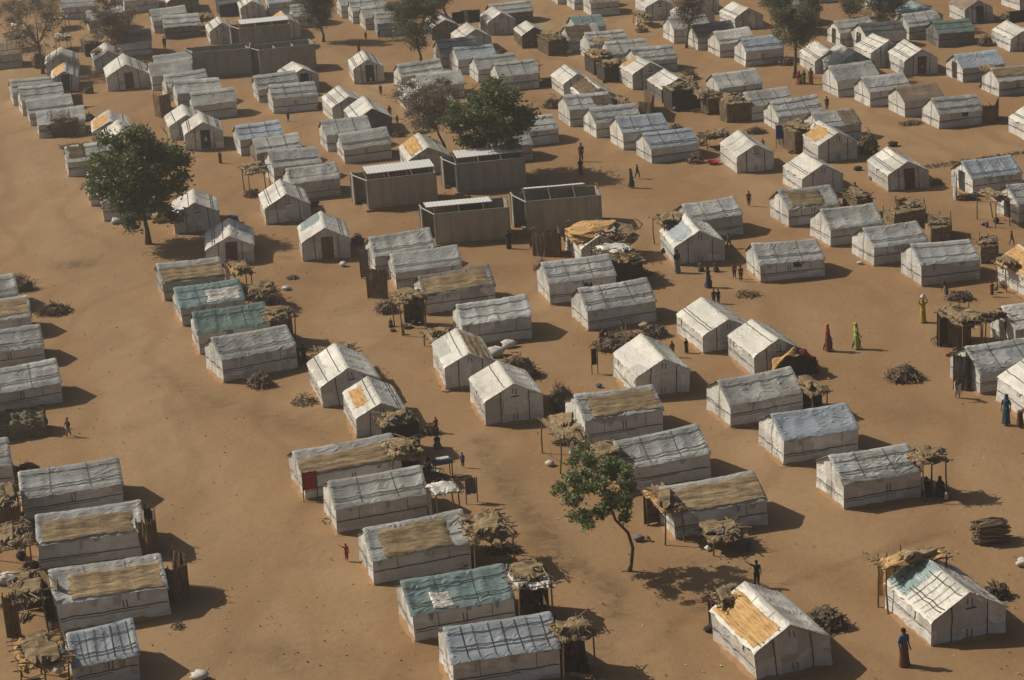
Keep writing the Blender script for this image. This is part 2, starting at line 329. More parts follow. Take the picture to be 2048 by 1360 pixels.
# row, type, x, y of the near ground corner, x (and y) of the right end of the near wall, roof look, extras
SH = [
 # --- left edge
 ('LE','A',-34,141,41,137,'brown',{}), ('LE','A',-105,642,27,622,'grey',{}), ('LE','A',-85,694,56,674,'grey',dict(mat=('mat',.0,1,.1,.9))), ('LE','A',-66,752,79,730,'grey',{}),
 ('LE','A',-44,833,111,806,'grey',dict(g=1)), ('LE','A',-190,905,-14,885,'grey',{}), ('LE','A',-165,1000,18,975,'grey',{}),
 ('LE','A',50,1042,235,1013,'grey',{}), ('LE','A',80,1141,279,1117,'grey',dict(mat=('mat',.05,.92,.28,1.0))), ('LE','A',122,1265,330,1231,'grey',dict(mat=('mat',.14,.98,.2,.98),W=3.4)),
 ('LE','A',152,1385,272,1362,'blue',dict(g=2,L=2.6)),
 # --- row right of the track
 ('RD','A',330,602,447,586,'grey',dict(mat=('mat',.02,1,.22,.98),side='grey')), ('RD','A',366,652,487,634,'teal',dict(patch=('white',.45,.95,.35,.95))), ('RD','A',400,709,536,690,'green',{}),
 ('RD','A',448,766,585,736,'grey',{}), ('RD','A',612,1000,800,966,'grey',dict(mat=('mat',.0,1.25,.32,1.02))), ('RD','A',674,1068,851,1040,'grey',dict(g=1)),
 ('RD','A',748,1171,938,1140,'grey',dict(mat=('mat',.12,.82,.12,1.0))), ('RD','A',831,1285,1028,1252,'teal',dict(patch=('white',.22,.42,.45,.98),g=1)), ('RD','A',909,1387,1118,1357,'blue',dict(g=2)),
 # --- row behind the left tree
 ('TG','A',28,212,104,203,'grey',{}), ('TG','A',46,231,124,221,'grey',{}), ('TG','A',62,252,145,243,'grey',{}), ('TG','A',79,276,167,268,'grey',{}),
 ('TG','A',138,354,228,345,'grey',dict(mat=('thatch',.05,.4,.0,.8))), ('TG','A',182,413,280,402,'grey',{}), ('TG','A',209,443,310,433,'grey',{}),
 ('G1','B',714,877,812,864,'white',dict(mat=('gold',.1,.75,.35,.85))), ('G1','B',647,817,762,801,'white',dict(lines=1)),
 ('G2','B',413,533,507,526,'white',dict(door='red')), ('G2','B',351,469,440,461,'white',{}),
 ('G3','B',606,524,700,516,'white',dict(door='wood',patch=('teal',.0,.45,.1,.9))), ('G3','B',533,450,621,441,'white',{}),
 ('C1','A',752,551,868,536,'grey',dict(screen=1)), ('C1','A',794,580,924,566,'grey',{}), ('C1','A',852,630,988,612,'dark',dict(mat=('mat',.03,.93,.12,.95))), ('C1','A',926,693,1062,678,'grey',{}),
 ('G4','B',972,852,1086,838,'white',{}), ('G4','B',892,779,990,768,'white',dict(mat2=('mat2',.1,1,.1,.9))),
 ('C2','A',583,403,677,391,'grey',{}), ('C2','A',550,370,640,357,'grey',{}), ('C2','A',515,338,600,328,'grey',dict(side='brown')), ('C2','A',483,312,564,302,'blue',{}),
 ('C3','A',690,327,781,318,'grey',{}), ('C3','A',656,304,743,295,'grey',{}), ('LM','B',820,350,902,344,'white',dict(mat=('gold',.0,.9,.2,.85))),
 ('G5','B',707,274,782,267,'white',{'front':'dark'}), ('G5','B',667,246,735,238,'white',{}),
 ('C4','A',548,228,634,220,'grey',dict(g=1)), ('C4','A',519,205,598,197,'grey',{}), ('X1','B',577,187,636,179,'white',dict(door='dark')),
 ('TR','A',389,241,471,234,'grey',{}), ('TR','A',358,217,441,208,'grey',{}), ('TR','A',336,201,413,192,'grey',{}), ('TR','A',306,182,382,173,'grey',{}), ('TR','A',318,163,390,155,'grey',{}),
 ('G6','B',372,302,446,298,'white',dict(door='dark')), ('G6','B',342,280,415,274,'white',{}),
 ('G7','B',211,318,285,313,'white',{}), ('G7','B',189,294,262,290,'white',dict(mat=('gold',.1,.9,.1,.9))),
 ('G8','B',217,182,297,176,'white',dict(door='red')), ('G8','B',192,145,250,140,'white',{}), ('G8','B',103,185,152,183,'white',dict(mat=('gold',.0,.9,.05,.9),door='dark')), ('G8','B',95,152,157,149,'white',{}),
 ('UA','A',250,27,315,22,'grey',{}), ('UA','A',237,18,300,13,'grey',{}), ('UA','A',221,9,285,4,'grey',{}),
 ('UB','A',331,79,400,75,'grey',dict(side='dark')), ('UB','A',310,67,375,61,'grey',{}),
 ('UC','A',125,40,191,35,'grey',{}), ('UC','A',180,66,247,60,'grey',{}), ('UC','A',238,114,303,110,'dark',{}),
 ('UD','B',336,27,397,23,'white',{'front':'dark'}), ('UD','B',422,88,473,84,'white',{}), ('UD','A',441,33,500,28,'dark',dict(side='navy')), ('UD','B',484,41,531,38,'white',{}), ('UD','B',548,80,600,76,'white',dict(mat=('gold',0,1,0,1))),
 ('UD','A',590,56,648,51,'grey',{}), ('UD','A',540,30,607,25,'blue',{}),
 ('UM','A',757,73,825,70,'grey',dict(side='blue')), ('UM','A',732,60,800,54,'grey',{}), ('UM','A',707,47,776,42,'grey',{}), ('UM','A',684,36,750,31,'grey',{}),
 ('UO','B',864,81,915,77,'white',{'front':'dark'}), ('UO','B',976,70,1031,66,'white',{}), ('UO','A',985,52,1065,46,'grey',dict(side='brown')), ('UO','B',920,108,982,103,'white',{}),
 ('UN','A',883,132,956,125,'grey',{}), ('UN','A',917,149,992,141,'blue',{}), ('UN','A',957,165,1036,157,'grey',{}), ('UN','A',999,184,1077,177,'grey',{}),
 ('X2','B',709,167,768,164,'white',dict(door='dark')),
 ('UP','A',842,202,927,194,'grey',{}), ('UP','A',803,180,884,172,'grey',{}), ('UP','B',817,228,880,223,'white',{}), ('UP','B',855,247,920,242,'white',{}), 
 ('M1','A',1304,327,1399,313,'blue',{}), ('M1','A',1248,301,1339,290,'blue',{}), ('M1','A',1193,276,1282,265,'grey',{}), ('M1','A',1141,253,1228,243,'grey',dict(mat2=('thatch',.6,1,.2,.9))),
 ('M1','A',1032,295,1117,285,'grey',{}), ('M1','A',975,330,1064,320,'grey',{}),
 ('M0','B',1129,195,1188,190,'white',{}), ('M0','B',1170,222,1232,216,'white',dict(mat2=('thatch',.0,1,.1,.95))),
 ('M6','B',1266,180,1336,174,'white',dict(mat=('gold',.0,.25,.1,.9))), ('M6','B',1324,205,1392,199,'white',{'front':'dark'}),
 ('M2','A',1441,203,1526,193,'grey',{}), ('M2','A',1504,241,1590,232,'grey',{}), ('M2','A',1558,263,1650,253,'grey',{}), ('M2','A',1640,288,1724,279,'grey',dict(mat2=('brown',.6,1,.0,1))),
 ('M3','B',1045,96,1096,93,'white',dict(front='thatch')), ('M3','A',1138,102,1200,97,'grey',dict(mat=('thatch',0,.8,.0,1))), ('M3','A',1155,84,1213,78,'teal',{}), ('M3','A',1180,120,1256,113,'grey',dict(mat=('mat',.1,.6,.4,.9))), ('M3','A',1222,136,1302,129,'grey',{}), ('M3','A',1274,150,1354,141,'grey',{}),
 ('M4','A',1491,133,1567,127,'blue',{}), ('M4','A',1440,115,1509,108,'white',{}), ('M4','A',1396,100,1472,94,'dark',{}), ('M4','A',1348,86,1420,79,'grey',{}),
 ('M5','A',1116,9,1180,4,'grey',{}), ('M5','A',1149,20,1216,15,'grey',{}), ('M5','A',1183,32,1239,28,'grey',dict(mat=('mat',.1,.6,.0,.9))), ('M5','B',1290,41,1346,38,'white',dict(mat=('gold',.1,.4,.1,.9))), ('M5','B',1391,29,1436,25,'white',dict(mat2=('blue',0,1,0,1))),
 ('M5','B',1366,62,1430,57,'grey',{}), ('M5','B',1471,60,1528,54,'white',{}),
 ('R1','A',1878,258,1968,249,'grey',dict(vent=1)), ('R1','A',1810,235,1890,227,'brown',{}), ('R1','A',1741,214,1825,205,'grey',{}), ('R1','A',1677,194,1763,184,'grey',{}),
 ('R2','B',1808,152,1876,148,'white',dict(door='red')), ('R2','B',1742,136,1816,131,'white',{'cream':1}), ('R2','B',1668,160,1750,154,'grey',{'front':'blue'}), ('R2','B',1630,147,1694,143,'white',{}),
 ('R3','A',1575,56,1641,50,'grey',{}), ('R3','A',1680,93,1750,87,'grey',dict(enddoor=1)), ('R3','A',1733,103,1815,92,'dark',dict(enddoor=1)), ('R3','A',1818,80,1886,74,'grey',{}), ('R3','A',1877,95,1950,91,'green',dict(side='dark')), ('R3','B',1822,60,1886,56,'teal',{}),
 ('R3','A',1755,25,1826,19,'dark',{}), ('R3','B',1931,48,1988,45,'brown',dict(door='dark')), ('R3','B',2020,103,2078,99,'white',{}), ('R3','B',2040,22,2090,18,'white',{}), ('R3','A',1628,6,1706,1,'grey',{}),
 ('R4','A',1926,164,2012,155,'blue',dict(enddoor=1)), ('R4','A',1998,193,2080,185,'grey',dict(mat=('mat',.0,1,.1,.7))), ('R4','B',2064,287,2130,282,'white',{}),
 ('R5','B',1636,327,1715,321,'white',dict(mat=('gold',.15,.8,.15,.95))), ('R5','B',1474,347,1548,342,'white',{}), ('R5','B',1777,384,1860,379,'white',dict(door='red')), ('R5','B',1604,394,1687,388,'white',{}),
 ('R6','A',1578,455,1682,440,'grey',dict(mat=('mat2',.1,.75,.12,.95))), ('R6','A',1661,494,1768,478,'grey',{}), ('R6','A',1748,533,1857,516,'grey',{}), ('R6','A',1843,574,1963,559,'grey',{}),
 ('R7','A',1385,482,1487,468,'grey',{}), ('R7','B',1349,531,1450,522,'white',dict(mat2=('blue',.2,.9,.2,.9))), ('R7','A',1522,566,1651,553,'grey',dict(vent=1)),
 ('R8','A',1101,610,1233,594,'grey',dict(vent=1)), ('R8','A',1177,663,1312,643,'grey',{}),
 ('G9','B',1406,708,1508,692,'white',{}), ('G9','B',1509,756,1606,742,'white',{'cream':1}),
 ('S1','A',1461,855,1607,829,'grey',{}), ('S1','A',1567,931,1718,905,'blue',{}), ('S1','A',1688,1020,1845,993,'grey',dict(g=1)),
 ('S2','A',1171,893,1325,867,'grey',dict(mat=('mat',.12,.98,.12,.96))), ('S2','A',1256,985,1422,955,'grey',dict(g=1)), ('S2','A',1351,1079,1537,1049,'grey',dict(mat=('mat',.12,1,.15,.98))),
 ('X3','B',1270,799,1378,784,'white',dict(lines=1)),
 ('X4','B',1514,1362,1667,1326,'white',dict(mat=('gold',.02,.96,.22,.97))), ('X5','B',1862,1294,2016,1262,'white',dict(patch=('teal',.0,.4,.0,.95),lines=2)),
 ('RE','A',1946,392,2048,378,'blue',dict(enddoor=1)), ('RE','A',2038,447,2140,432,'grey',dict(enddoor=1)), ('RE','B',2056,598,2150,585,'white',dict(mat=('gold',0,1,.1,1))), ('RE','A',2032,706,2160,688,'white',dict(enddoor=1)), ('RE','A',1960,789,2105,762,'grey',{}), ('RE','B',2064,852,2180,835,'white',{}),
 ('LR','B',1163,532,1232,524,'white',dict(mat=('gold',0,.95,.0,.98))),
]
TN = dict(white='white', grey='grey', dark='dark grey', teal='teal', green='dark green', blue='bluish grey', brown='brown')
GAR = dict(gold='golden mat', mat='straw mat', mat2='worn mat', thatch='thatch', brown='brown sheet', blue='grey sheet', white='white sheet', teal='teal sheet')
def make_shelter(e, label, group):
    row, ty, x0, y0, xr, yr, tone, ex = e
    p0, p1 = gp(x0, y0), gp(xr, yr)
    d = p1-p0; Lf = min(5.4, max(2.4, d.length)); yaw = math.atan2(d.y, d.x)
    yaw = R(16) + (yaw-R(16))*(.75 if y0 > 400 else .35)
    yaw = max(R(6), min(R(27), yaw))
    Lf = min(5.4, max(2.4, (xr-x0)/ppm(p0)/math.cos(yaw+.1)))
    if ty == 'A': L, W = Lf, ex.get('W', 3.15); dep = W
    else: L, W = ex.get('L', 4.1), min(3.9, Lf); dep = L
    random.seed(int(x0*13+y0*7)); sd = rnd(0, 99)
    exv = Vector((math.cos(yaw), math.sin(yaw), 0)); eyv = Vector((-math.sin(yaw), math.cos(yaw), 0))
    c = p0+exv*Lf/2+eyv*dep/2
    root = thing('tarpaulin_shelter', c, label, 'shelter', group, yaw if ty == 'A' else yaw+math.pi/2)
    He = rnd(1.13, 1.38); Hr = He+rnd(.78, .94)*W/3.2; lean = rnd(-.07, .07); tip = rnd(-.07, .07); lean2 = rnd(-.05, .05); bel = rnd(.03, .12)
    hl, hw = L/2, W/2
    near = y0 > 380
    st = .12 if near else .3
    per = L/max(3, round(L/1.05)); skew = rnd(-.05, .05); amp = rnd(.6, 1.4)
    def fade(u, ln): return max(0.0, min(1, u/.25, (ln-u)/.25))
    def dsp(u, v, ln, k):
        f = fade(u, ln); pp = ln/max(2, round(ln/1.0))
        return f*(-.045*abs(math.sin(math.pi*u/pp))*amp + .05*ns(u*1.3, v*2.2, sd+k*7) - .06*abs(ns(u*2.4+v*.8, v*1.1, sd+k*7)) + .02*ns(u*5, v*2, sd+k*7)) + .05*max(0, .3-v)/.3*(.3+ns(u*2, 0, sd+k))
    def gh(t): return He+(Hr-He)*(1-abs(2*t/W-1))-.05
    wall = MB()
    # sides: (origin, direction, normal, length, height function)
    S = [((-hl, -hw), (1, 0), (0, -1), L, lambda t: He-.02), ((hl, -hw), (0, 1), (1, 0), W, gh), ((hl, hw), (-1, 0), (0, 1), L, lambda t: He-.02), ((-hl, hw), (0, -1), (-1, 0), W, gh)]
    def wp(k, u, v, off=0.0):
        o, dr, nn, ln, hf = S[k]; q = dsp(u, v, ln, k)+off+bel*.5*(v/1.3)*(1-v/1.3)*fade(u, ln)
        return (o[0]+dr[0]*u+nn[0]*q+lean2*v, o[1]+dr[1]*u+nn[1]*q+lean*v, v*(1+tip*(o[0]+dr[0]*u)/hl*.6))
    for k in range(4):
        ln, hf = S[k][3], S[k][4]
        nu = max(6, int(ln/st)); nu += nu % 2
        wall.grid(lambda a, b: wp(k, a*ln, -.05+b*(hf(a*ln)+.05)), nu, 8 if near else 4, 0)
    def strip(k, a, b, wdt=.035, off=.032, n=20):
        ln = S[k][3]; a = Vector(a); b = Vector(b); d = (b-a).normalized(); pr = Vector((-d.y, d.x))*wdt
        for i in range(n):
            p, q = a+(b-a)*(i/n), a+(b-a)*((i+1)/n)
            wall.quad(wp(k, p.x-pr.x, p.y-pr.y, off), wp(k, q.x-pr.x, q.y-pr.y, off), wp(k, q.x+pr.x, q.y+pr.y, off), wp(k, p.x+pr.x, p.y+pr.y, off), 1)
    bw = .021 if near else .028
    vis = (0, 3) if ty == 'A' else (2, 3)
    hb = rnd(.5, .68)
    for k in vis:
        ln, hf = S[k][3], S[k][4]
        if k in (0, 2) or ty == 'A':
            strip(k, (.05, hb), (ln-.05, hb+skew), bw)
            if random.random() < .4: strip(k, (.05, hb-.12), (ln*rnd(.4, .9), hb-.1), bw*.6)
        if k in (1, 3):
            for t in (.27, .76) if ty == 'B' else (.5,): strip(k, (ln*t, .02), (ln*t+rnd(-.04, .04), hf(ln*t)-.08), bw, n=8)
            if ty == 'B' and 'door' not in ex:
                for t in (.49, .55): strip(k, (ln*t, .1), (ln*t, .45), bw*.8, n=3); strip(k, (ln*t, hf(ln*t)-.55), (ln*t, hf(ln*t)-.22), bw*.8, n=3)
                if random.random() < .5: strip(k, (ln*.46, hf(ln*.5)-.72), (ln*.6, hf(ln*.5)-.70), bw*1.3, n=3)
        elif ty == 'A' and k == 0:
            t = rnd(.42, .6)
            if ex.get('vent') or random.random() < .6:
                strip(k, (ln*t, hb+.04), (ln*t, hb+.42), bw*.9, n=3); strip(k, (ln*t+.16, hb+.04), (ln*t+.16, hb+.42), bw*.9, n=3)
            if random.random() < .5: strip(k, (ln*.25, hb), (ln*.25, He-.1), bw*.5, n=4); strip(k, (ln*.78, hb), (ln*.78, He-.1), bw*.5, n=4)
    side = ex.get('side') or ex.get('front')
    wm = M[side] if side in M else M['wall']
    wall.build('wall', [wm, M['black']], root, smooth=True)
    # ---- roof
    sag = rnd(.04, .13); wr = rnd(.015, .04)
    def rz(x, y):
        s = abs(y)/hw; s_ = s
        fx = max(0, min(1, (hl+.07-abs(x))/.3))
        z = Hr-(Hr-He)*min(s, 1.0)+.035-(.0 if s <= 1 else (s-1)*hw*1.6)
        z += .03*(-s*.0)
        z -= sag*math.sin(math.pi*min(s, 1))*(.4+.6*abs(math.sin(math.pi*(x+hl)/per)))*fx
        z -= .05*(1-(x/hl)**2)*(1-s) if abs(x) < hl else 0
        z += fx*wr*(.7*ns(x*1.6, y*3.2, sd)-1.3*abs(ns(x*2.6+y, y*2.2, sd+3))-1.1*abs(ns(x*1.5+y*3, y*3-x*1.2, sd+9))+.6)
        return z*(1+tip*x/hl*.6)
    eav = lambda x, sg: hw+.055+.045*ns(x*2.2, sg*5, sd)
    roof = MB(); nx = max(10, int(L/(st*.8))); nyv = 22 if near else 12; nyv += nyv % 2
    def rf(a, b):
        x = (a*2-1)*(hl+.07); y = (b*2-1); y = y*(eav(x, 1 if y > 0 else -1))
        z = rz(x, y)
        if a == 0 or a == 1: z -= .05+.03*ns(y*3, a, sd)
        return ((x if 0 < a < 1 else math.copysign(hl+.075, x))+lean2*z, y+lean*z, z)
    roof.grid(rf, nx, nyv, 0)
    rk = ty == 'B' and 1 or -1        # slope the camera sees best
    def rstrip(x0_, s0, x1_, s1, sg, wdt=.03, n=16):
        for i in range(n):
            q = []
            for t in (i/n, (i+1)/n):
                x = x0_+(x1_-x0_)*t; s = s0+(s1-s0)*t; dx, ds = (x1_-x0_), (s1-s0)*hw; l = math.hypot(dx, ds); nx_, ny_ = -ds/l*wdt, dx/l*wdt
                for j in (-1, 1):
                    X, Y = x+j*nx_, (s*hw+j*ny_)*sg; zq = rz(X, Y)+.028; q.append((X+lean2*zq, Y+lean*zq, zq))
            roof.quad(q[0], q[2], q[3], q[1], 1)
    g = ex.get('g', 0) or (2 if ex.get('lines') == 2 else 0)
    for sg in (-1, 1):
        if random.random() < .75 or g: 
            s = rnd(.62, .74); rstrip(-hl, s, hl, s+rnd(-.02, .02), sg, bw); 
            if random.random() < .6 or g: rstrip(-hl, s+.1, hl, s+.1+rnd(-.02, .02), sg, bw)
        if random.random() < .5 or g: s = rnd(.2, .3); rstrip(-hl, s, hl, s, sg, bw*.9)
        if g == 2:
            for t in (-.72, -.5, -.2, .05, .3, .52, .8): rstrip(hl*t, .05, hl*t+rnd(-.1, .1), 1.0, sg, bw*rnd(.5, 1), 8)
        elif g == 1 or random.random() < .35:
            for t in (-.4, .35): rstrip(hl*t, .03, hl*t+rnd(-.1, .1), 1.0, sg, bw*.6, 8)
    roof_o = roof.build('roof', [M[tone], M['black']], root, smooth=True)
    def cover(spec, sg, nm, lift):
        mk, a0, a1, s0, s1 = spec; mb = MB(); n1 = sd+hash(mk) % 17 if False else sd+len(mk)*3.1
        isst = mk in ('gold', 'mat', 'mat2', 'thatch')
        if ty == 'B': a0, a1 = 1-a1, 1-a0
        def f(a, b):
            x = -hl+L*(a0+(a1-a0)*a); s = s0+(s1-s0)*b
            jj = min(1.0, (a1-a0)*1.6, (s1-s0)*1.6)*(.9 if isst else 1)
            if isst: x += .10*ns(b*2.5, n1, 3)*abs(2*a-1); s += .05*ns(a*3, n1, 9)*abs(2*b-1)
            if not isst: x += .07*L*(a1-a0)*ns(b*2.2, n1, 3)*abs(2*a-1); s += .08*(s1-s0)*ns(a*2.2, n1, 9)*abs(2*b-1)
            x += (.09*jj*ns(s*9, a*3, n1) if a in (0, 1) else 0); s += (.045*jj*ns(x*4.5, b*3, n1) if b in (0, 1) else 0); s = min(s, 1.06)
            y = s*hw*sg; xc = max(-hl, min(hl, x)); z = rz(xc, y)+lift+.02*ns(x*2, y*4, n1+4)
            if isst: z += .016*math.sin(s*hw*2*math.pi/.36+ns(x*.5, 0, n1)*1.6)+.05*max(0, ns(x*.9, s*2, n1+2))
            if x > hl: z -= (x-hl)*.25
            if a in (0, 1) or b in (0, 1): z -= lift*.9
            return (x+lean2*z, y+lean*z, z)
        mb.grid(f, 22 if near else 10, 14 if near else 6, 0); mb.build(nm, M[mk], roof_o, smooth=True)
    if 'mat' in ex: cover(ex['mat'], rk, 'straw_mat' if ex['mat'][0] != 'thatch' else 'thatch_cover', .05)
    if 'mat2' in ex:
        k = ex['mat2'][0]; cover(ex['mat2'], -rk if k == 'mat2' else rk, 'patch_sheet' if k in ('blue', 'brown') else 'thatch_cover', .04)
    if 'patch' in ex: cover(ex['patch'], rk, 'patch_sheet', .03)
    # ---- door / opening; dark_open panels paint the shade inside doorways
    dk = ex.get('door')
    if dk or ex.get('enddoor'):
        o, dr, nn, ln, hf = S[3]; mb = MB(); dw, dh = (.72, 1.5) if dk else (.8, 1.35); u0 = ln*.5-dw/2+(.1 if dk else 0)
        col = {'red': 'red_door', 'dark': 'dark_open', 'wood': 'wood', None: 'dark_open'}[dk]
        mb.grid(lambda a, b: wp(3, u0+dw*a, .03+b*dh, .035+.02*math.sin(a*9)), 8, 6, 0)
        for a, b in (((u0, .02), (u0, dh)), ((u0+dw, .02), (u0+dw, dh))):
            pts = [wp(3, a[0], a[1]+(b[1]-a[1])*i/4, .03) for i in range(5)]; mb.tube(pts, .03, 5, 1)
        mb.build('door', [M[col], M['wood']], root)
    if ex.get('vent'):
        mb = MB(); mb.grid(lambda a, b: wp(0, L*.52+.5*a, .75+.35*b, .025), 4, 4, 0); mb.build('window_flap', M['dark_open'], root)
    # loose strips of sheeting and rope ends hanging below the eaves
    if near:
        for i in range(random.choice((2, 3, 4))):
            mb = MB(); k = 0 if ty == 'A' else 2; u = rnd(.2, L-.5); w2 = rnd(.12, .4); d2 = rnd(.15, .5)
            mb.grid(lambda a, b: wp(k, u+w2*a*(1-.4*b), He-.03-b*d2*(1+.3*ns(a*3, u, sd)), .05+.03*ns(a*4, b*3, u)), 4, 4, 0)
            mb.build('loose_flap', M[tone if tone in ('grey', 'white', 'teal', 'green') else 'grey'], root, smooth=True)
    # sand drifted against the foot of the walls
    if near:
        mb = MB()
        ks = [(0, L), (3, W)] if ty == 'A' else [(2, L), (3, W)]
        pl = []
        seq = [3, 0] if ty == 'A' else [2, 3]
        for k in seq:
            ln = S[k][3]
            for i in range(17): pl.append((k, ln*i/16))
        def f(a, b):
            k, u = pl[min(int(a*(len(pl)-1)+.5), len(pl)-1)]; e = min(a, 1-a)*8; e = min(1, e)
            h = (.09+.06*ns(u*1.5, k, sd))*e; wd = (.20+.14*ns(u*1.9, k, sd+4))*e
            p = wp(k, u, 0, -.05+b*(wd+.08)); return (p[0], p[1], -.04+(h+.04)*(1-b)**1.5)
        mb.grid(f, len(pl)-1, 4); mb.build('sand_drift', M['drift'], root, smooth=True)
    return root
rows = {}
for e in SH: rows.setdefault(e[0], []).append(e)
for k, L_ in rows.items():
    L_.sort(key=lambda e: -e[3]); ph = ROWS[k]
    for i, e in enumerate(L_):
        ex = e[7]; desc = TN[e[6]]
        kinds = 'shelter'
        m_ = ex.get('mat') or ex.get('patch') or ex.get('mat2')
        d_ = f'{desc} shelter' + (f' with {GAR[m_[0]]} on roof' if m_ else {'red': ' with red door', 'dark': ' with dark doorway', 'wood': ' with wooden door'}.get(ex.get('door'), ''))
        if len(L_) == 1: lab = f'{desc} tarpaulin gable shelter {ph}'
        elif len(L_) == 2: lab = f"{d_}, {'front' if i == 0 else 'rear'} of {ph}"
        else: lab = f'{d_}, {ORD[i]} from front, {ph}'
        if len(lab.split()) > 16: lab = lab.replace(' on roof', '')
        if len(lab.split()) > 16: lab = lab.replace('bluish grey', 'bluish').replace('dark grey', 'dark')
        make_shelter(e, lab, 'tarpaulin shelters of the camp')

# ------------------------------------------------------------------ latrine blocks
def latrine(x0, y0, xr, yr, hgt, roofk, mk, label, W=2.6, wl=1.0):
    p0, p1 = gp(x0, y0), gp(xr, yr); d = p1-p0; L = d.length; yaw = math.atan2(d.y, d.x)
    random.seed(int(x0)); exv = d.normalized(); eyv = Vector((-exv.y, exv.x, 0))
    root = thing('latrine_block', p0+exv*L/2+eyv*W/2, label, 'latrine', 'latrine blocks', yaw)
    hl, hw = L/2, W/2
    def panelled(a, b, h0, h1, nm, mat):
        mb = MB(); a = Vector(a); b = Vector(b); ln = (b-a).length; dr = (b-a)/ln; nn = Vector((dr.y, -dr.x)); nu = int(ln/.09)
        for off, fl in ((0, 1), (-.05, -1)):
            def f(u, v):
                s = u*ln; q = off+.006*math.sin(s*2*math.pi/.27)*fl+.03*ns(s*.7, v*2, x0)
                p = a+dr*s+nn*q; return (p.x, p.y, v*(h0+(h1-h0)*u))
            mb.grid(f, nu, 4)
        k = int(ln/1.2)+1
        for i in range(k+1):
            p = a+dr*(ln*i/k)+nn*.03; mb.box((p.x, p.y, (h0+(h1-h0)*i/k)/2), (.05, .05, h0+(h1-h0)*i/k-.02), None, 0)
        # top rail
        c = (a+b)/2
        return mb.build(nm, [mat, M['frame']], root, smooth=False)
    panelled((-hl, -hw), (hl, -hw), hgt, hgt, 'front_wall', M[mk])
    panelled((hl, hw), (-hl, hw), hgt, hgt, 'back_wall', M['zinc_dark'])
    panelled((hl, -hw), (hl, hw), hgt, hgt, 'end_wall', M['zinc_dark'])
    panelled((-hl, hw), (-hl-.75, hw+.25), hgt, hgt, 'back_wall', M['zinc_dark'])
    panelled((-hl-.75, hw+.25), (-hl-.68, hw-.6), hgt, hgt, 'end_wall', M['zinc_dark'])
    panelled((-hl, -hw+.55), (-hl, -hw), hgt, hgt, 'end_wall', M['zinc_dark'])
    n = max(2, int(L/1.5))
    for i in range(1, n): x = -hl+L*i/n; panelled((x, -.1), (x, hw), hgt-.1, hgt-.1, 'partition', M['zinc_dark'])
    mb = MB()
    for (x, y) in ((-hl, -hw), (-hl, -hw+.55), (-hl-.68, hw-.6), (-hl-.75, hw+.25), (hl, -hw), (hl, hw)): mb.box((x, y, hgt/2), (.09, .09, hgt+.05))
    mb.tube([(-hl, -hw, hgt), (-hl-.68, hw-.6, hgt), (-hl-.75, hw+.25, hgt)], .05, 5)
    mb.box((hl, 0, hgt+.02), (.08, W, .06))
    for y in (-hw, hw): mb.box((0, y, hgt+.03), (L, .05, .05))
    mb.build('frame', M['frame'], root)
    mb = MB(); mb.box((0, 0, .03), (L+.5, W+.5, .14)); mb.build('plinth', M['mud'], root)
    if roofk != 'none':
        y0_, y1_, r0_, r1_, ra, rb = {'full': (-.55, hw+.1, .22, .30, .15, .0), 'strip': (-.1, hw+.2, .50, .16, -.1, 1.0), 'strip3': (-.85, hw+.2, .34, .05, -.5, 1.1), 'strip2': (.2, hw+.2, .42, .16, .1, .9)}[roofk]
        mb = MB(); nu = int(L/.07)
        zt = hgt+.10
        def f(u, v, dz=0):
            x = -hl+ra+(L+.1-ra-rb)*u; y = y0_+(y1_-y0_)*v
            return (x, y, zt+r0_+(r1_-r0_)*v+.006*math.sin(x*2*math.pi/.25)+.02*ns(x*.8, y, x0)+dz)
        mb.grid(lambda u, v: f(u, v), nu, 3); mb.grid(lambda u, v: f(u, 1-v, -.03), nu, 3)
        mb.quad(f(0, 0), f(1, 0), f(1, 0, -.05), f(0, 0, -.05)); mb.build('roof_sheet', M['zinc'], root)
        mb = MB()
        for i in range(n+1):
            x = -hl+L*i/n; mb.tube([(x, -hw, hgt), (x, y0_, zt+r0_-.06), (x, y1_, zt+r1_-.06)], .035, 5)
            mb.tube([(x, y0_+.1, hgt-.3), (x, y0_+.1, zt+r0_-.03)], .03, 5)
        mb.build('rafters', M['wood'], root)
    return root
latrine(739, 421, 875, 405, 2.15, 'full', 'zinc_tan', 'tan latrine block with bright white sheet roof, left of the central four')
latrine(917, 388, 1052, 374, 2.15, 'full', 'zinc_dark', 'dark grey latrine block with pale roof directly under the dark green tree')
latrine(874, 492, 1021, 478, 2.15, 'strip3', 'zinc_tan', 'tan latrine block with narrow roof strip, nearest the camera')
latrine(1056, 468, 1204, 455, 2.2, 'strip2', 'zinc_tan', 'open topped latrine block with white rails, rightmost of the central four')
latrine(390, 157, 504, 148, 2.35, 'none', 'zinc_dark', 'long roofless grey latrine block, left one of the upper left three')
latrine(523, 151, 633, 138, 2.3, 'none', 'zinc_dark', 'roofless grey latrine block, right front one of the upper left three')
latrine(484, 108, 583, 98, 2.4, 'full', 'zinc_dark', 'latrine block with pale roof, rear one of the upper left three')

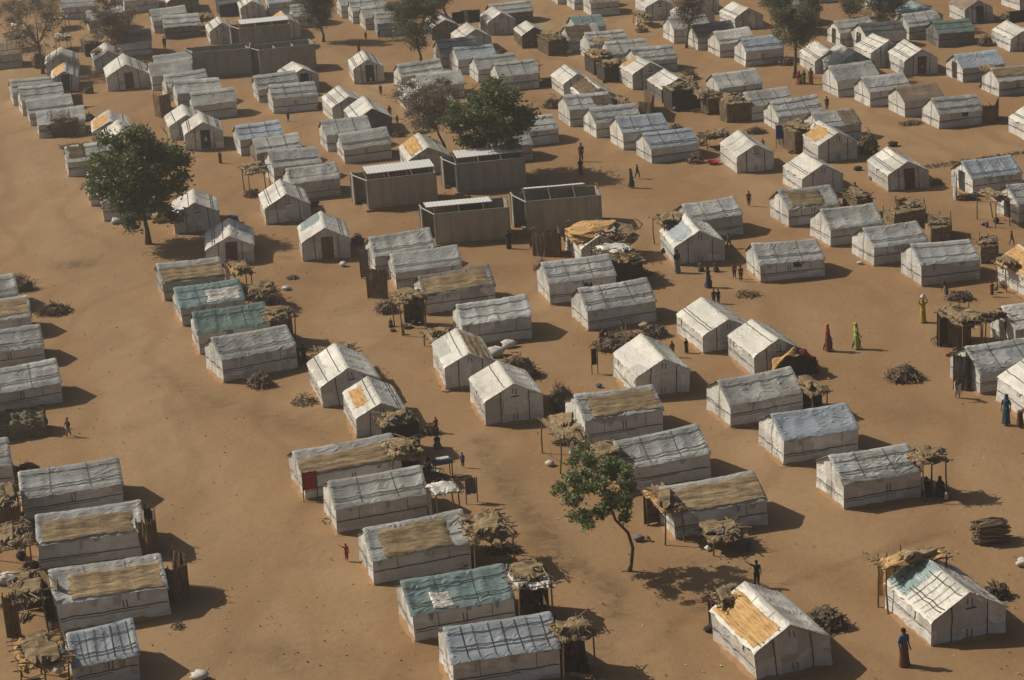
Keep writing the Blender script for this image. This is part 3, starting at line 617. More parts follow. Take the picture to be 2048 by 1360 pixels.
# ------------------------------------------------------------------ straw canopies, screens, pens
def span(xl, yt, xr, yb, h=0.0):
    c = gp((xl+xr)/2, (yt+yb)/2, h); s = ppm(c)
    X = (xr-xl)/s; e = math.atan2(H-h, c.y); Y = (yb-yt)/s/math.sin(e)
    w_ = max(.7, X*.96-.28*Y*.6); d_ = max(.8, min(3.2, Y*.95-.2*X*.5))
    return c, w_, d_
def s_ppm(c): return ppm(c)
LC = ['']
def mc_(*k):
    q = random.choice(k); LC[0] = dict(greyc='grey', darkc='black', whitec='white', yellow='yellow', bluec='blue', brownc='brown', mat2='tan', rust='rusty')[q]; return q
def canopy(xl, yt, xr, yb, h, label, mk='mat', yaw=16, junk=1, curtain=None, tilt=0.0, legs=4, jm='mat2'):
    c, w_, d_ = span(xl, yt, xr, yb, h); random.seed(int(xl*3+yt)); sd = rnd(0, 99)
    root = thing('shade_canopy', (c.x, c.y, 0), label, 'canopy', 'straw shade canopies', R(yaw))
    hw, hd = w_/2, d_/2
    def zz(x, y): return h-.06+.10*ns(x*1.1, y*1.4, sd)+tilt*y
    for sx in ((-1, 1) if legs < 6 else (-1, 0, 1)):
        for sy in (-1, 1):
            x, y = sx*(hw-.12), sy*(hd-.1); mb = MB(); j = rnd(-.15, .15)
            mb.tube([(x+j, y+rnd(-.1, .1), -.05), (x+j*.5+rnd(-.05, .05), y, h*.5), (x, y, zz(x, y)-.02)], [.045, .038, .032], 6); mb.build('pole', M['wood'], root)
    mb = MB()
    for i in range(4):
        y = -hd+2*hd*i/3; mb.tube([(-hw-.2, y, zz(-hw, y)-.05), (0, y+rnd(-.05, .05), zz(0, y)-.06), (hw+rnd(.1, .35), y+rnd(-.1, .1), zz(hw, y)-.05)], .028, 5)
    for i in range(4):
        x = -hw+2*hw*i/3; mb.tube([(x, -hd-rnd(.05, .3), zz(x, -hd)-.02), (x, hd+rnd(.05, .3), zz(x, hd)-.02)], .024, 5)
    mb.build('roof_beams', M['wood'], root)
    mb = MB(); k = 6 if junk else 2
    for i in range(k):
        cx, cy = (rnd(-.5, .5)*hw, rnd(-.5, .5)*hd) if i else (0, 0); aw, ad = (hw, hd) if i == 0 else (hw*rnd(.3, .6), hd*rnd(.4, .8)); rot = rnd(-.4, .4) if i else 0; s2 = rnd(0, 50)
        def f(a, b, dz=0.0):
            x, y = (a*2-1)*aw, (b*2-1)*ad
            x += .26*aw*ns(b*5, a*2, s2)*(1 if a in (0, 1) else .3); y += .32*ad*ns(a*5, b*2, s2+5)*(1 if b in (0, 1) else .3)
            X, Y = cx+x*math.cos(rot)-y*math.sin(rot), cy+x*math.sin(rot)+y*math.cos(rot)
            e_ = (a in (0, 1)) or (b in (0, 1))
            return (X, Y, zz(X, Y)+.03+i*.06+.13*ns(X*2, Y*2, s2)-(abs(ns(X*3, Y*3, s2+2))*.4+.03 if e_ else 0)+dz)
        mb.grid(f, 12, 8, 0 if i < 2 else 1); mb.grid(lambda a, b: f(1-a, b, -.04), 12, 8, 0 if i < 2 else 1)
    mb.build('mat_cover', [M[mk], M[jm]], root, smooth=False)
    if junk >= 1:
        mb = MB()
        for i in range(int(14*junk*max(1, w_*d_/3))):
            x, y, a, l = rnd(-hw, hw), rnd(-hd, hd), rnd(0, 6.28), rnd(.3, .9); z = zz(x, y)+rnd(.12, .22)
            mb.tube([(x-math.cos(a)*l/2, y-math.sin(a)*l/2, z+rnd(-.05, .05)), (x+math.cos(a)*l/2, y+math.sin(a)*l/2, z+rnd(-.05, .1))], rnd(.015, .04), 5, random.choice((0, 0, 1)))
        for i in range(int(5*junk)):
            x, y = rnd(-hw, hw)*.8, rnd(-hd, hd)*.8; r = rnd(.10, .22); mb.ball((x, y, zz(x, y)+.15), (r*1.3, r, r*.6), 8, random.choice((0, 2, 3)), .6, i+sd)
        mb.build('roof_clutter', [M['stick'], M['stick_dark'], M['mat2'], M['greyc']], root)
    full = curtain is not None
    if not full and h > 1.2 and random.random() < .6: curtain = random.choice(('thatch', 'mat_up', 'dark_open'))
    # what people keep under and around their shades
    kk = ['pot', 'can', 'bundle', 'wood']; random.shuffle(kk); sh = ' '.join(label.split()[:11])
    for k_ in kk[:random.choice((2, 3, 4)) if s_ppm(c) > 20 else 1]:
        i = len(k_); x, y = rnd(-1, 1)*(hw+.3), rnd(-1, 1)*(hd+.2); r = rnd(.12, .24); m2 = MB()
        p = Vector((c.x+x*math.cos(R(yaw))-y*math.sin(R(yaw)), c.y+x*math.sin(R(yaw))+y*math.cos(R(yaw)), 0))
        if k_ == 'pot': m2.ball((0, 0, r*.8), (r, r, r*.85), 10, 0, 0, 1); m2.ball((0, 0, r*1.65), (r*.6, r*.6, r*.12), 8, 0, 0, 1); tag(m2.build('cooking_pot', M[mc_('greyc', 'darkc', 'whitec')], None, smooth=True, loc=p), f'{LC[0]} cooking pot by the {sh}', 'pot', 'cooking pots by the canopies')
        elif k_ == 'can': m2.box((0, 0, .15), (.2, .13, .3)); m2.box((.02, 0, .325), (.12, .03, .04)); m2.tube([(-.06, 0, .29), (-.06, 0, .35)], .025, 6); tag(m2.build('jerrycan', M[mc_('yellow', 'whitec', 'bluec')], None, loc=p, rz=rnd(0, 3)), f'{LC[0]} jerrycan by the {sh}', 'jerrycan', 'jerrycans by the canopies')
        elif k_ == 'bundle': m2.ball((0, 0, r*.5), (r*1.5, r, r*.7), 10, 0, .7, c.x+i); tag(m2.build('bundle', M[mc_('darkc', 'brownc', 'greyc', 'mat2', 'whitec', 'rust')], None, smooth=True, loc=p, rz=rnd(0, 3)), f'{LC[0]} bundle lying by the {sh}', 'bundle', 'bundles by the canopies')
        else:
            for j in range(14): a = rnd(-.3, .3); q = Vector((rnd(-.15, .15), rnd(-.12, .12), rnd(.03, .2))); l = rnd(.2, .45); m2.tube([q-Vector((l*math.cos(a), l*math.sin(a), 0)), q+Vector((l*math.cos(a), l*math.sin(a), rnd(-.02, .05)))], .025, 5, random.choice((0, 1)))
            tag(m2.build('firewood_bundle', [M['stick'], M['stick_dark']], None, loc=p, rz=rnd(0, 3)), f'short firewood bundle by the {sh}', 'firewood', 'firewood bundles by the canopies')
    if curtain:
        mb = MB()
        pts = [(-hw, hd), (-hw, -hd), (hw, -hd), (hw, hd)] if full else random.choice(([(-hw, hd), (hw, hd)], [(-hw, hd), (-hw, -hd*.3)], [(hw, -hd*.2), (hw, hd), (-hw*.1, hd)]))
        for (a, b) in zip(pts, pts[1:]):
            def f(u, v):
                x, y = a[0]+(b[0]-a[0])*u, a[1]+(b[1]-a[1])*u
                q = .04*ns(u*6, v*2, sd+a[0]); return (x+q, y+q, v*(zz(x, y)-.02))
            mb.grid(f, 14, 5, 0)
        mb.build('side_curtain', M[curtain], root)
    return root
CN = [
 (478, 326, 541, 345, 1.9, 'brown mat canopy on poles behind the rear gable shelter near the latrines', dict(mk='mat2')),
 (447, 519, 507, 546, 2.0, 'yellow mat canopy before the red doored gable shelter', dict(mk='gold')),
 (522, 614, 596, 636, 1.9, 'mat canopy on thick poles beside the dark green roofed shelter', dict(mk='mat2')),
 (476, 566, 560, 592, 1.2, 'low thatch canopy beside the teal roofed shelter', dict(mk='mat2', junk=1.5)),
 (776, 578, 856, 602, 2.1, 'canopy with pinkish mats in front of the mat roofed row', dict(mk='mat', legs=4)),
 (845, 655, 920, 680, .8, 'low platform of pale mats left of the centre row', dict(mk='mat', junk=1.2)),
 (620, 690, 722, 716, 1.3, 'low canopy of brown mats behind the gable shelter below centre', dict(mk='mat2', junk=1.5)),
 (745, 822, 838, 848, 1.9, 'porch with dark curtain walls on the golden mat gable shelter', dict(mk='mat2', curtain='dark_open')),
 (762, 874, 846, 906, 1.9, 'flat canopy with pale mats right of the long straw roofed shelter', dict(mk='mat')),
 (850, 957, 922, 985, 2.0, 'canopy covered by cream sheets on thin poles, below centre', dict(mk='white', jm='mat', junk=0)),
 (914, 1024, 1030, 1076, 2.0, 'large canopy heaped with brown and orange scraps, below centre', dict(mk='mat2', junk=3)),
 (1003, 1122, 1106, 1176, 2.0, 'canopy topped by folded cream cloths beside the teal roof', dict(mk='white', jm='mat2', junk=1)),
 (1098, 1234, 1192, 1276, 2.0, 'yellow straw canopy at the bottom beside the nearest roadside shelter', dict(mk='mat', junk=1)),
 (1080, 820, 1172, 880, 1.9, 'sagging brown mat canopy on two tall poles, lower centre', dict(mk='mat2', junk=.5, jm='mat')),
 (1160, 884, 1256, 918, 1.7, 'straw canopy half hidden behind the young tree crown', dict(mk='mat', junk=1)),
 (1292, 972, 1362, 1022, 1.7, 'crumpled orange straw canopy right of the young tree', dict(mk='gold', junk=1)),
 (1398, 1044, 1496, 1080, .75, 'table like rack with white sheet before the front mat roof', dict(mk='mat2', junk=2.5)),
 (1588, 748, 1652, 786, 1.5, 'dull olive thatch canopy in shadow beside the cream gable shelter', dict(mk='mat2', junk=.5)),
 (1815, 893, 1893, 924, 2.0, 'canopy on thin poles at the right end of the lowest row of three', dict(mk='mat', junk=1.5)),
 (1745, 1100, 1905, 1126, 2.1, 'wide yellow canopy behind the bottom right gable shelter', dict(mk='gold', junk=.7, jm='mat')),
 (1418, 1172, 1492, 1208, 1.8, 'rough pole canopy of broken boards beside the bottom gable shelter', dict(mk='mat2', junk=1.5)),
 (12, 1262, 150, 1332, 1.7, 'long orange straw canopy at the bottom left corner', dict(mk='gold', junk=1, jm='mat2', legs=6)),
 (4, 1140, 96, 1202, 1.8, 'brown thatch canopy with a white sack at the left edge', dict(mk='mat2', junk=1.5)),
 (-30, 1042, 72, 1098, 1.7, 'orange mat canopy cut by the left edge', dict(mk='mat', junk=2)),
 (-30, 960, 48, 1018, 1.6, 'round straw heap canopy at the left edge, behind the others', dict(mk='mat', junk=1, curtain='mat_up')),
 (1884, 612, 1960, 650, 2.1, 'cluttered straw canopy with a white bowl near the right edge', dict(mk='mat2', junk=3)),
 (1955, 622, 2028, 634, 1.9, 'bare pole rack beside the cluttered canopy at the right', dict(mk='thatch', junk=.3)),
 (1960, 376, 2012, 400, 1.9, 'straw canopy between the two right edge shelters', dict(mk='mat')),
 (1990, 516, 2046, 532, 1.6, 'pale straw canopy on the right edge above the mat roof', dict(mk='gold')),
 (1304, 424, 1372, 446, 1.9, 'pole canopy with brown mats left of the grey shelter past the latrines', dict(mk='mat2')),
 (1170, 100, 1224, 113, 1.6, 'pale mat canopy among the patched shelters at top centre', dict(mk='gold', curtain='dark_open')),
 (1192, 118, 1262, 130, 1.4, 'brown mat canopy with dark sides, patched cluster', dict(mk='thatch', junk=1.5, curtain='dark_open')),
 (1046, 119, 1080, 129, 1.6, 'small yellow mat table right of the dark green tree top', dict(mk='gold', junk=0)),
 (182, 98, 246, 110, 1.4, 'straw canopy behind the upper left gable cluster', dict(mk='mat')),
 (155, 70, 215, 88, 1.3, 'brown canopy between the two upper left bare trees', dict(mk='thatch', curtain='dark_open', junk=1.5)),
 (82, 16, 150, 44, 1.4, 'heap like canopy with pale cloths at the upper left', dict(mk='white', junk=2, jm='mat2')),
 (0, 60, 60, 80, 1.4, 'brown canopy at the upper left edge beside a dark pile', dict(mk='thatch', junk=2)),
 (385, 22, 438, 44, 1.4, 'brown straw canopy with logs at the top left', dict(mk='mat2', junk=2)),
 (820, 272, 866, 290, 1.3, 'straw canopy behind the mat roofed shelter near the bare tree', dict(mk='mat2', junk=1)),
 (1326, 165, 1400, 178, 1.7, 'straw porch with dark mat walls on a white gable shelter', dict(mk='mat', curtain='dark_open')),
 (1560, 238, 1628, 262, 1.7, 'brown straw canopy beside the blue cloth', dict(mk='mat2', curtain='thatch')),
 (1965, 128, 2006, 150, 1.5, 'straw canopy between two upper right edge shelters', dict(mk='mat')),
 (1394, 262, 1464, 275, .9, 'low rack heaped with firewood, upper right middle', dict(mk='thatch', junk=3)),
 (1690, 378, 1740, 398, 1.5, 'dark scrap canopy behind the mat roofed right row shelter', dict(mk='thatch', junk=3, curtain='thatch')),
 (1184, 482, 1284, 528, 1.75, 'straw and rag heaped canopy on the straw ruin, black sides partly standing for shadow', dict(mk='mat', junk=3, curtain='dark_open', jm='white')),  # dark curtain here partly paints the shadow under the ruin
 (100, 62, 150, 84, 1.3, 'pale scrap canopy under the large upper left bare tree', dict(mk='mat2', junk=2, jm='white')),
 (12, 34, 50, 52, 1.2, 'pale cloth canopy at the far upper left edge', dict(mk='white', junk=2)),
 (190, 56, 240, 70, 1.2, 'orange brown canopy behind the second upper left bare tree', dict(mk='mat', junk=2)),
 (1330, 150, 1392, 166, 1.2, 'dark brown scrap canopy behind the straw porch', dict(mk='thatch', junk=3, curtain='thatch')),
 (1224, 196, 1262, 212, 1.3, 'thatch canopy behind the rear shelter right of the tree', dict(mk='thatch', junk=2)),
 (1380, 176, 1432, 196, 1.3, 'brown scrap canopy between the straw porch and round pen', dict(mk='mat2', junk=2)),
 (560, 28, 600, 46, 1.3, 'dark scrap canopy with pink cloths left of the first top tree', dict(mk='thatch', junk=2, curtain='thatch')),
 (1268, 22, 1300, 36, 1.0, 'tiny scrap canopy leaning at a top edge shelter', dict(mk='mat2')),
 (1075, 62, 1132, 80, 1.5, 'dark thatch canopy with slumped sides at top centre', dict(mk='thatch', curtain='thatch', junk=1)),
]
for q in CN:
    if q[6] is not None: canopy(*q[:6], **q[6])
def hoop():
    c = gp(1582, 747); root = thing('hooped_porch', c, 'orange and red hooped straw porch with dark mouth on the cream gable shelter', 'porch', None, R(14)); w_, h_, d_ = 1.3, 1.35, .75
    for nm, t0, t1, mk in (('straw_cover', 1.0, .42, 'gold'), ('red_cover', .43, 0.0, 'rust')):
        mb = MB()
        def f(a, b, o=0.0):
            t = (t0+(t1-t0)*a)*math.pi; q = 1-o+.22*ns(a*4+t0*3, b*3, 2); return (math.cos(t)*w_*q, (b-.5)*2*d_, max(0, math.sin(t))**.7*h_*q)
        mb.grid(f, 16, 10); mb.grid(lambda a, b: f(1-a, b, .05), 16, 10); mb.grid(lambda a, b: f(a, 0, .05*b), 16, 1); mb.build(nm, M[mk], root)
    mb = MB(); mb.grid(lambda a, b: (math.cos(a*math.pi)*w_*.93*b, -d_+.28, max(0, math.sin(a*math.pi))**.7*h_*.93*b), 18, 4); mb.build('mouth_shade', M['dark_open'], root)  # dark panel painting the shade inside the porch mouth
hoop()
def screen(pts, h, label, mk='mat_up', name='mat_screen', cat='screen', flat=None, grp='woven mat screens'):
    g = [gp(*p) for p in pts]; c = sum(g, Vector())/len(g); sd = g[0].x
    root = thing(name, c, label, cat, grp)
    # smooth curve through the points
    P = []
    for i in range(len(g)-1):
        for t in range(6): P.append(g[i].lerp(g[i+1], t/6)-c)
    P.append(g[-1]-c); mb = MB()
    def f(u, v, off=0.0):
        s = u*(len(P)-1); i = min(int(s), len(P)-2); p = P[i].lerp(P[i+1], s-i); d = (P[i+1]-P[i]).normalized()
        q = .05*ns(s*.8, v*2, sd)+off; hh = h*(1+.07*ns(s*1.3, 0, sd))
        return (p.x-d.y*q, p.y+d.x*q, v*hh)
    n = len(P)*2; mb.grid(f, n, 6, 0); mb.grid(lambda u, v: f(1-u, v, .035), n, 6, 0)
    mb.grid(lambda u, v: f(u, 1, .035*v), n, 1, 0)
    mb.build('woven_mat', M[mk], root)
    for i in range(0, len(P), 3):
        mb = MB(); p = P[i]; mb.tube([(p.x+.04, p.y+.04, -.05), (p.x+.05, p.y+.05, h+rnd(.05, .3))], .03, 5); mb.build('stake', M['wood'], root)
    if flat:
        c2 = sum(P, Vector())/len(P)
        mb = MB(); rad = [(p-c2) for p in P]
        mb.grid(lambda a, b: (c2.x+rad[min(int(a*(len(P)-1)+.5), len(P)-1)].x*b*1.03, c2.y+rad[min(int(a*(len(P)-1)+.5), len(P)-1)].y*b*1.03, h-.02+.12*(1-b)+.06*ns(a*9, b*4, sd)), len(P)-1, 5, 0)
        mb.build('cover', M[flat], root)
        mb = MB()
        for i in range(9):
            a = rnd(0, 6.28); r = rnd(.1, .25); q = rad[int(rnd(0, len(P)-1))]*rnd(.1, .7); mb.ball((c2.x+q.x, c2.y+q.y, h+.12), (r*1.3, r, r*.6), 7, i % 3, .6, i)
            l = rnd(.3, .7); mb.tube([(c2.x+q.x, c2.y+q.y, h+.15), (c2.x+q.x+math.cos(a)*l, c2.y+q.y+math.sin(a)*l, h+.2)], .03, 5, 2)
        mb.build('roof_clutter', [M['mat2'], M['greyc'], M['stick']], root)
    return root
screen([(278, 1112), (300, 1117), (316, 1110), (314, 1088), (296, 1082)], 1.7, 'curved woven mat screen behind the second mat roof, left edge row')
screen([(330, 1202), (352, 1207), (378, 1196), (374, 1172), (350, 1166)], 1.6, 'curved woven mat screen behind the nearest mat roof, left edge row')
screen([(90, 1222), (124, 1250)], 2.0, 'flat tan mat wall leaning left of the nearest left edge mat roof', 'mat2')
screen([(14, 1276), (40, 1272)], 1.9, 'narrow brown mat panel at the bottom left under thatch')
screen([(310, 232), (322, 236), (343, 231), (338, 214)], 1.9, 'brown woven screen left of the stacked upper left row')
screen([(145, 214), (166, 212)], 1.1, 'small brown screen behind the upper left stacked row')
screen([(1278, 240), (1304, 243), (1308, 226), (1290, 212)], 1.5, 'brown hooped screen at the far end of a grey shelter right of the tree')
screen([(1402, 223), (1416, 228), (1441, 224), (1438, 212), (1415, 208), (1402, 223)], 1.2, 'round brown pen left of the grey upper right row', flat='thatch', name='mat_pen', cat='pen', grp='woven mat pens')
screen([(1440, 240), (1454, 246), (1502, 242), (1496, 224), (1448, 222), (1440, 240)], 1.5, 'square brown mat hut in front of an upper right grey shelter', flat='mat2', name='mat_pen', cat='pen', grp='woven mat pens')
screen([(1766, 448), (1790, 458), (1850, 446), (1846, 428), (1790, 424)], 1.0, 'long brown straw pen filled with scraps, rear of the three right pens', 'mat2', flat='mat2', name='mat_pen', cat='pen', grp='woven mat pens')
screen([(1850, 480), (1862, 492), (1902, 484), (1900, 464), (1856, 458)], 1.1, 'boxy brown straw pen, middle one of the three right pens', 'mat2', flat='mat2', name='mat_pen', cat='pen', grp='woven mat pens')
screen([(1952, 518), (1962, 526), (1995, 522), (1992, 506), (1958, 504)], 1.0, 'small round straw pen with white bundle, front of the three right pens', 'mat2', flat='thatch', name='mat_pen', cat='pen', grp='woven mat pens')
screen([(1066, 512), (1090, 514), (1122, 514), (1118, 500)], 1.6, 'tall brown mat shelter wall just below the open topped latrine', flat=None)
screen([(1128, 482), (1144, 478)], 1.3, 'small tan mat panel leaning by the straw ruin', 'mat2')
screen([(1060, 494), (1072, 490)], 1.2, 'narrow tan mat panel beside the tall brown mat wall', 'mat2')
screen([(735, 596), (775, 598)], 1.9, 'brown mat panel tied upright before the grey row below the latrines')
screen([(722, 556), (740, 552)], 1.8, 'dark grey cloth screen at the left end of the row below the latrines', 'greyc')
screen([(1900, 236), (1932, 232)], 1.2, 'ragged hanging mat behind the brown roofed shelter, upper right', 'mat2')
screen([(1895, 690), (1915, 694), (1940, 690), (1936, 672), (1900, 670)], 1.7, 'brown mat store with firewood under the cluttered canopy', flat='thatch', name='mat_pen', cat='pen', grp='woven mat pens')
screen([(1965, 248), (1990, 246), (1996, 232)], 1.4, 'brown woven screen at the far end of the vented upper right shelter')
screen([(1755, 1190), (1790, 1196), (1800, 1180)], 1.8, 'yellow mat wall curtain under the wide yellow canopy', 'gold')
screen([(1906, 778), (1934, 782), (1934, 766)], 1.9, 'dark brown cloth booth at the left end of the right edge shelter', 'dark_open')
screen([(1905, 398), (1912, 400)], 1.6, 'pale cloth strip hung at the right edge shelter porch', 'whitec')

# ------------------------------------------------------------------ brush and firewood
def pile(xl, yt, xr, yb, label, dark=0, n=90, hgt=None, logs=False, name='firewood_pile', base=True):
    cx = (xl+xr)/2; c = gp(cx, yb-(yb-yt)*.25); s = ppm(c); rx = (xr-xl)/2/s; random.seed(int(xl+yt*3))
    hgt = hgt or max(.3, (yb-yt)/s*.8); ry = min(rx, max(.4, (yb-yt)/s*.9))
    mb = MB()
    for i in range(n):
        a, r = rnd(0, 6.28), math.sqrt(rnd(0, 1)); x, y = math.cos(a)*r*rx*.8, math.sin(a)*r*ry*.8; z = rnd(0, 1)*hgt*(1-r*.75) if not logs else rnd(0, 1)*hgt
        if logs: x, y = rnd(-1, 1)*rx*.3, rnd(-1, 1)*ry*.55
        if logs: b = R(rnd(-12, 12)); e = rnd(-.08, .08)
        else: b = rnd(0, 6.28); e = rnd(-.25, .95)
        l = rnd(.3, .8)*min(1.3, rx*.8+.2) if not logs else rx*rnd(.9, 1.3); t = rnd(.012, .04) if not logs else rnd(.03, .06)
        d = Vector((math.cos(b)*math.cos(e), math.sin(b)*math.cos(e), math.sin(e)))*l*.5; p = Vector((x, y, max(.04, z)))
        k = p+Vector((rnd(-.08, .08), rnd(-.08, .08), rnd(0, .1))); a_ = p-d; b_ = p+d; a_.z = max(.02, a_.z); b_.z = max(.02, b_.z)
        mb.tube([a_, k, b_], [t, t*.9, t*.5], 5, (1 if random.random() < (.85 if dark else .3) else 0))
    if base:
        for i in range(6): a = rnd(0, 6.28); mb.ball((math.cos(a)*rx*.3, math.sin(a)*ry*.3, hgt*.12), (rx*.45, ry*.45, hgt*.45), 9, 1, .7, i*3)
    o = mb.build(name, [M['stick'], M['stick_dark']], None, loc=c); return tag(o, label, 'firewood', 'heaps of branches and firewood')
PL = [
 (66, 602, 150, 634, 'dark tangled branch heap on the dirt track, left', dict(dark=1, n=140)), (488, 738, 552, 780, 'pale stick heap before the fourth roadside shelter', dict(n=120)),
  (1762, 724, 1850, 766, 'isolated pale stick heap on open ground at the right', dict(n=180)),
 (1940, 1046, 2024, 1090, 'stacked firewood logs at the lower right', dict(n=260, logs=1, hgt=.85, base=False)), (1600, 1205, 1702, 1268, 'grey branch heap between the two bottom right shelters', dict(dark=1, n=150)),
 (1172, 655, 1322, 705, 'wide branch heap mixed with mats, in the middle', dict(n=240)), (1280, 640, 1340, 680, 'brown branch heap left of a white gable shelter in the middle', dict(dark=1, n=100)),
 (985, 700, 1082, 768, 'dark heap with pale cloth right of the rear centre gable', dict(dark=1, n=200)), 
  (1064, 515, 1104, 548, 'round branch heap beside the tall brown mat wall', dict(n=90)),
 (1464, 574, 1524, 597, 'small crossed stick heap in the open, centre right', dict(n=60, base=False)), (1884, 578, 1948, 603, 'stick heap by a bent person near the right edge', dict(dark=1, n=80)),
 (1084, 190, 1128, 222, 'brown heap beside the gable pair past the dark tree', dict(dark=1, n=110, hgt=1.2)), (1345, 134, 1402, 164, 'long dark firewood heap at upper right middle', dict(dark=1, n=160)),
 (1332, 246, 1370, 264, 'dark heap behind the third shelter right of the tree', dict(dark=1, n=90)), (1490, 252, 1536, 270, 'flat dark heap in the upper right lane', dict(dark=1, n=90)),
 (1371, 302, 1410, 332, 'scrap heap beside the nearest shelter right of the tree', dict(n=110)), (1074, 130, 1122, 182, 'scattered scrap heap right of the dark green crown', dict(dark=1, n=120, hgt=.7)),
 (1712, 266, 1760, 316, 'brown cone of thatch grass beside a gold roofed shelter', dict(n=260, hgt=1.9)), (165, 168, 190, 190, 'small dark heap beside the upper left gable shelter', dict(dark=1, n=50)),
 (165, 220, 192, 246, 'small brown heap behind the upper left stacked row', dict(dark=1, n=60)), (112, 280, 182, 298, 'low brown litter heap before the round bush', dict(dark=1, n=70, hgt=.2)),
 (28, 922, 82, 950, 'dark bush heap behind the lower left grey shelter', dict(dark=1, n=120)), (1962, 1156, 2022, 1202, 'heap of black tyres and wood right of the bottom right shelter', dict(dark=1, n=100)),
 (1550, 108, 1588, 136, 'brown heap beside the foot of a top right tree', dict(dark=1, n=80)), (1952, 66, 1990, 98, 'brown branch heap between two top right shelters', dict(dark=1, n=80)),
 (1990, 22, 2046, 50, 'scrap heap at the top right corner', dict(n=110)), 
 (745, 595, 800, 630, 'scrap heap under the canopy before the latrine row', dict(n=110)), (700, 466, 732, 492, 'round scrap heap with dark cone beside the wooden door shelter', dict(dark=1, n=90)),
 (1290, 1075, 1300, 1082, 'few sticks lying on sand right of the young tree', dict(n=8, base=False)), (895, 1100, 960, 1140, 'dark branches between a mat roof and the scrap canopy', dict(dark=1, n=120)),
 (572, 548, 597, 560, 'low litter patch right of the low thatch canopy', dict(n=40)), (990, 95, 1012, 112, 'dark heap right of a white gable shelter, top middle', dict(dark=1, n=50)),
 (905, 1018, 935, 1046, 'tuft of dry straw behind the mat roofed roadside shelter', dict(n=60)), (580, 785, 640, 815, 'pale green branches dropped beside the gable shelter below centre', dict(n=60, base=False)),
 (1735, 348, 1760, 362, 'small wood heap left of a red doored shelter', dict(n=30)), (1862, 355, 1888, 372, 'scrap heap beside the red doored middle right shelter', dict(n=60)),
 (1905, 385, 1960, 402, 'dark scrap heap before the right edge porch', dict(dark=1, n=80)), (640, 1030, 690, 1050, 'pale rags scattered left of the fourth nearest roadside shelter', dict(n=14, base=False)),
 (560, 96, 600, 118, 'wood planks behind the upper left latrine', dict(n=40)),  (1793, 236, 1850, 252, 'scraps lying before the brown roofed shelter, upper right', dict(n=70, hgt=.3)), (780, 258, 810, 276, 'dark heap at the corner of the upper gable pair', dict(dark=1, n=70)),
 (630, 200, 648, 222, 'small dark heap at the right end of an upper left row shelter', dict(dark=1, n=40)), (820, 256, 862, 270, 'thin litter of twigs left of the bare thorn tree', dict(dark=1, n=50, hgt=.2, base=False)),
 (484, 376, 522, 396, 'dark heap under the brown mat canopy near the rear latrine row', dict(dark=1, n=80)), (1218, 532, 1312, 562, 'broad black heap of brush and painted shadow right of the straw ruin', dict(dark=1, n=220, hgt=.8)),  # black heap by the ruin: part brush, part painted shadow
 (1856, 662, 1900, 694, 'loose logs left of the right mat store', dict(n=50, base=False)), (560, 706, 606, 738, 'dark heap standing in for the shadow beside two people at the fourth roadside shelter', dict(dark=1, n=90, hgt=.5)),  # heap by the two people is added in place of a shadow
 (1330, 176, 1400, 180, 'low scrap line behind the straw porch', dict(dark=1, n=40, hgt=.4)), (1222, 204, 1266, 222, 'brown heap on the far side of the second shelter right of the tree', dict(dark=1, n=90, hgt=1.3)),
 (1268, 52, 1300, 66, 'pile of wood before a top edge gable shelter', dict(n=50)), (1040, 150, 1080, 176, 'brown scrap heap beyond the dark green crown', dict(dark=1, n=70)), (0, 1190, 40, 1224, 'brown straw heap under the left edge thatch', dict(n=120)),
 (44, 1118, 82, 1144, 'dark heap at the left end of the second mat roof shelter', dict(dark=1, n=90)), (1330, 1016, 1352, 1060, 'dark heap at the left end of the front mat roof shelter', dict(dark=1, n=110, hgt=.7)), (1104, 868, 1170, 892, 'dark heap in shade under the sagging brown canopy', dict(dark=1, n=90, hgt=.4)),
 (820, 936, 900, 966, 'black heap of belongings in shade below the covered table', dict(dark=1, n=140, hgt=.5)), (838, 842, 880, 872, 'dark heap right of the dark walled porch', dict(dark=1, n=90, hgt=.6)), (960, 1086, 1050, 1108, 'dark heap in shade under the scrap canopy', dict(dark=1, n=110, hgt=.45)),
 (185, 252, 200, 262, 'tiny twig heap behind the thorn bush', dict(dark=1, n=20)), (250, 120, 300, 132, 'dark scraps before the dark upper left shelter', dict(dark=1, n=60)), (590, 78, 632, 92, 'dark scraps behind the upper latrines', dict(dark=1, n=60)),
 (340, 1240, 372, 1256, 'few twigs in the shade of the nearest mat roofed left shelter', dict(dark=1, n=20, hgt=.1, base=False)),
]
for q in PL: pile(*q[:5], **q[5])
def bush(xl, yt, xr, yb, label, hgt, n=700, mk='stick_dark'):
    c = gp((xl+xr)/2, yb-(yb-yt)*.15); s = ppm(c); rx = (xr-xl)/2/s; ry = min(rx, 1.0); random.seed(int(xl)); mb = MB()
    for i in range(n):
        u = Vector((random.gauss(0, 1), random.gauss(0, 1), abs(random.gauss(0, 1)))).normalized(); r = rnd(.3, 1)*(1+.25*ns(u.x*2, u.y*2, xl)); p = Vector((u.x*rx*r, u.y*ry*r, .1+u.z*hgt*r)); d = (u+Vector((rnd(-.8, .8), rnd(-.8, .8), rnd(-.4, .8)))).normalized()*rnd(.12, .32)
        mb.tube([p-d*.5, p+Vector((rnd(-.04, .04), 0, 0)), p+d*.6], [.016, .012, .006], 4, 0 if random.random() < .12 else 1)
    mb.ball((0, 0, hgt*.3), (rx*.75, ry*.75, hgt*.5), 12, 1, .5, xl)
    tag(mb.build('dry_bush', [M['stick'], M[mk]], None, loc=c), label, 'bush', 'dry thorn bushes')
bush(82, 228, 172, 277, 'dark round thorn bush before the fourth tree row shelter', 1.9, 1300)
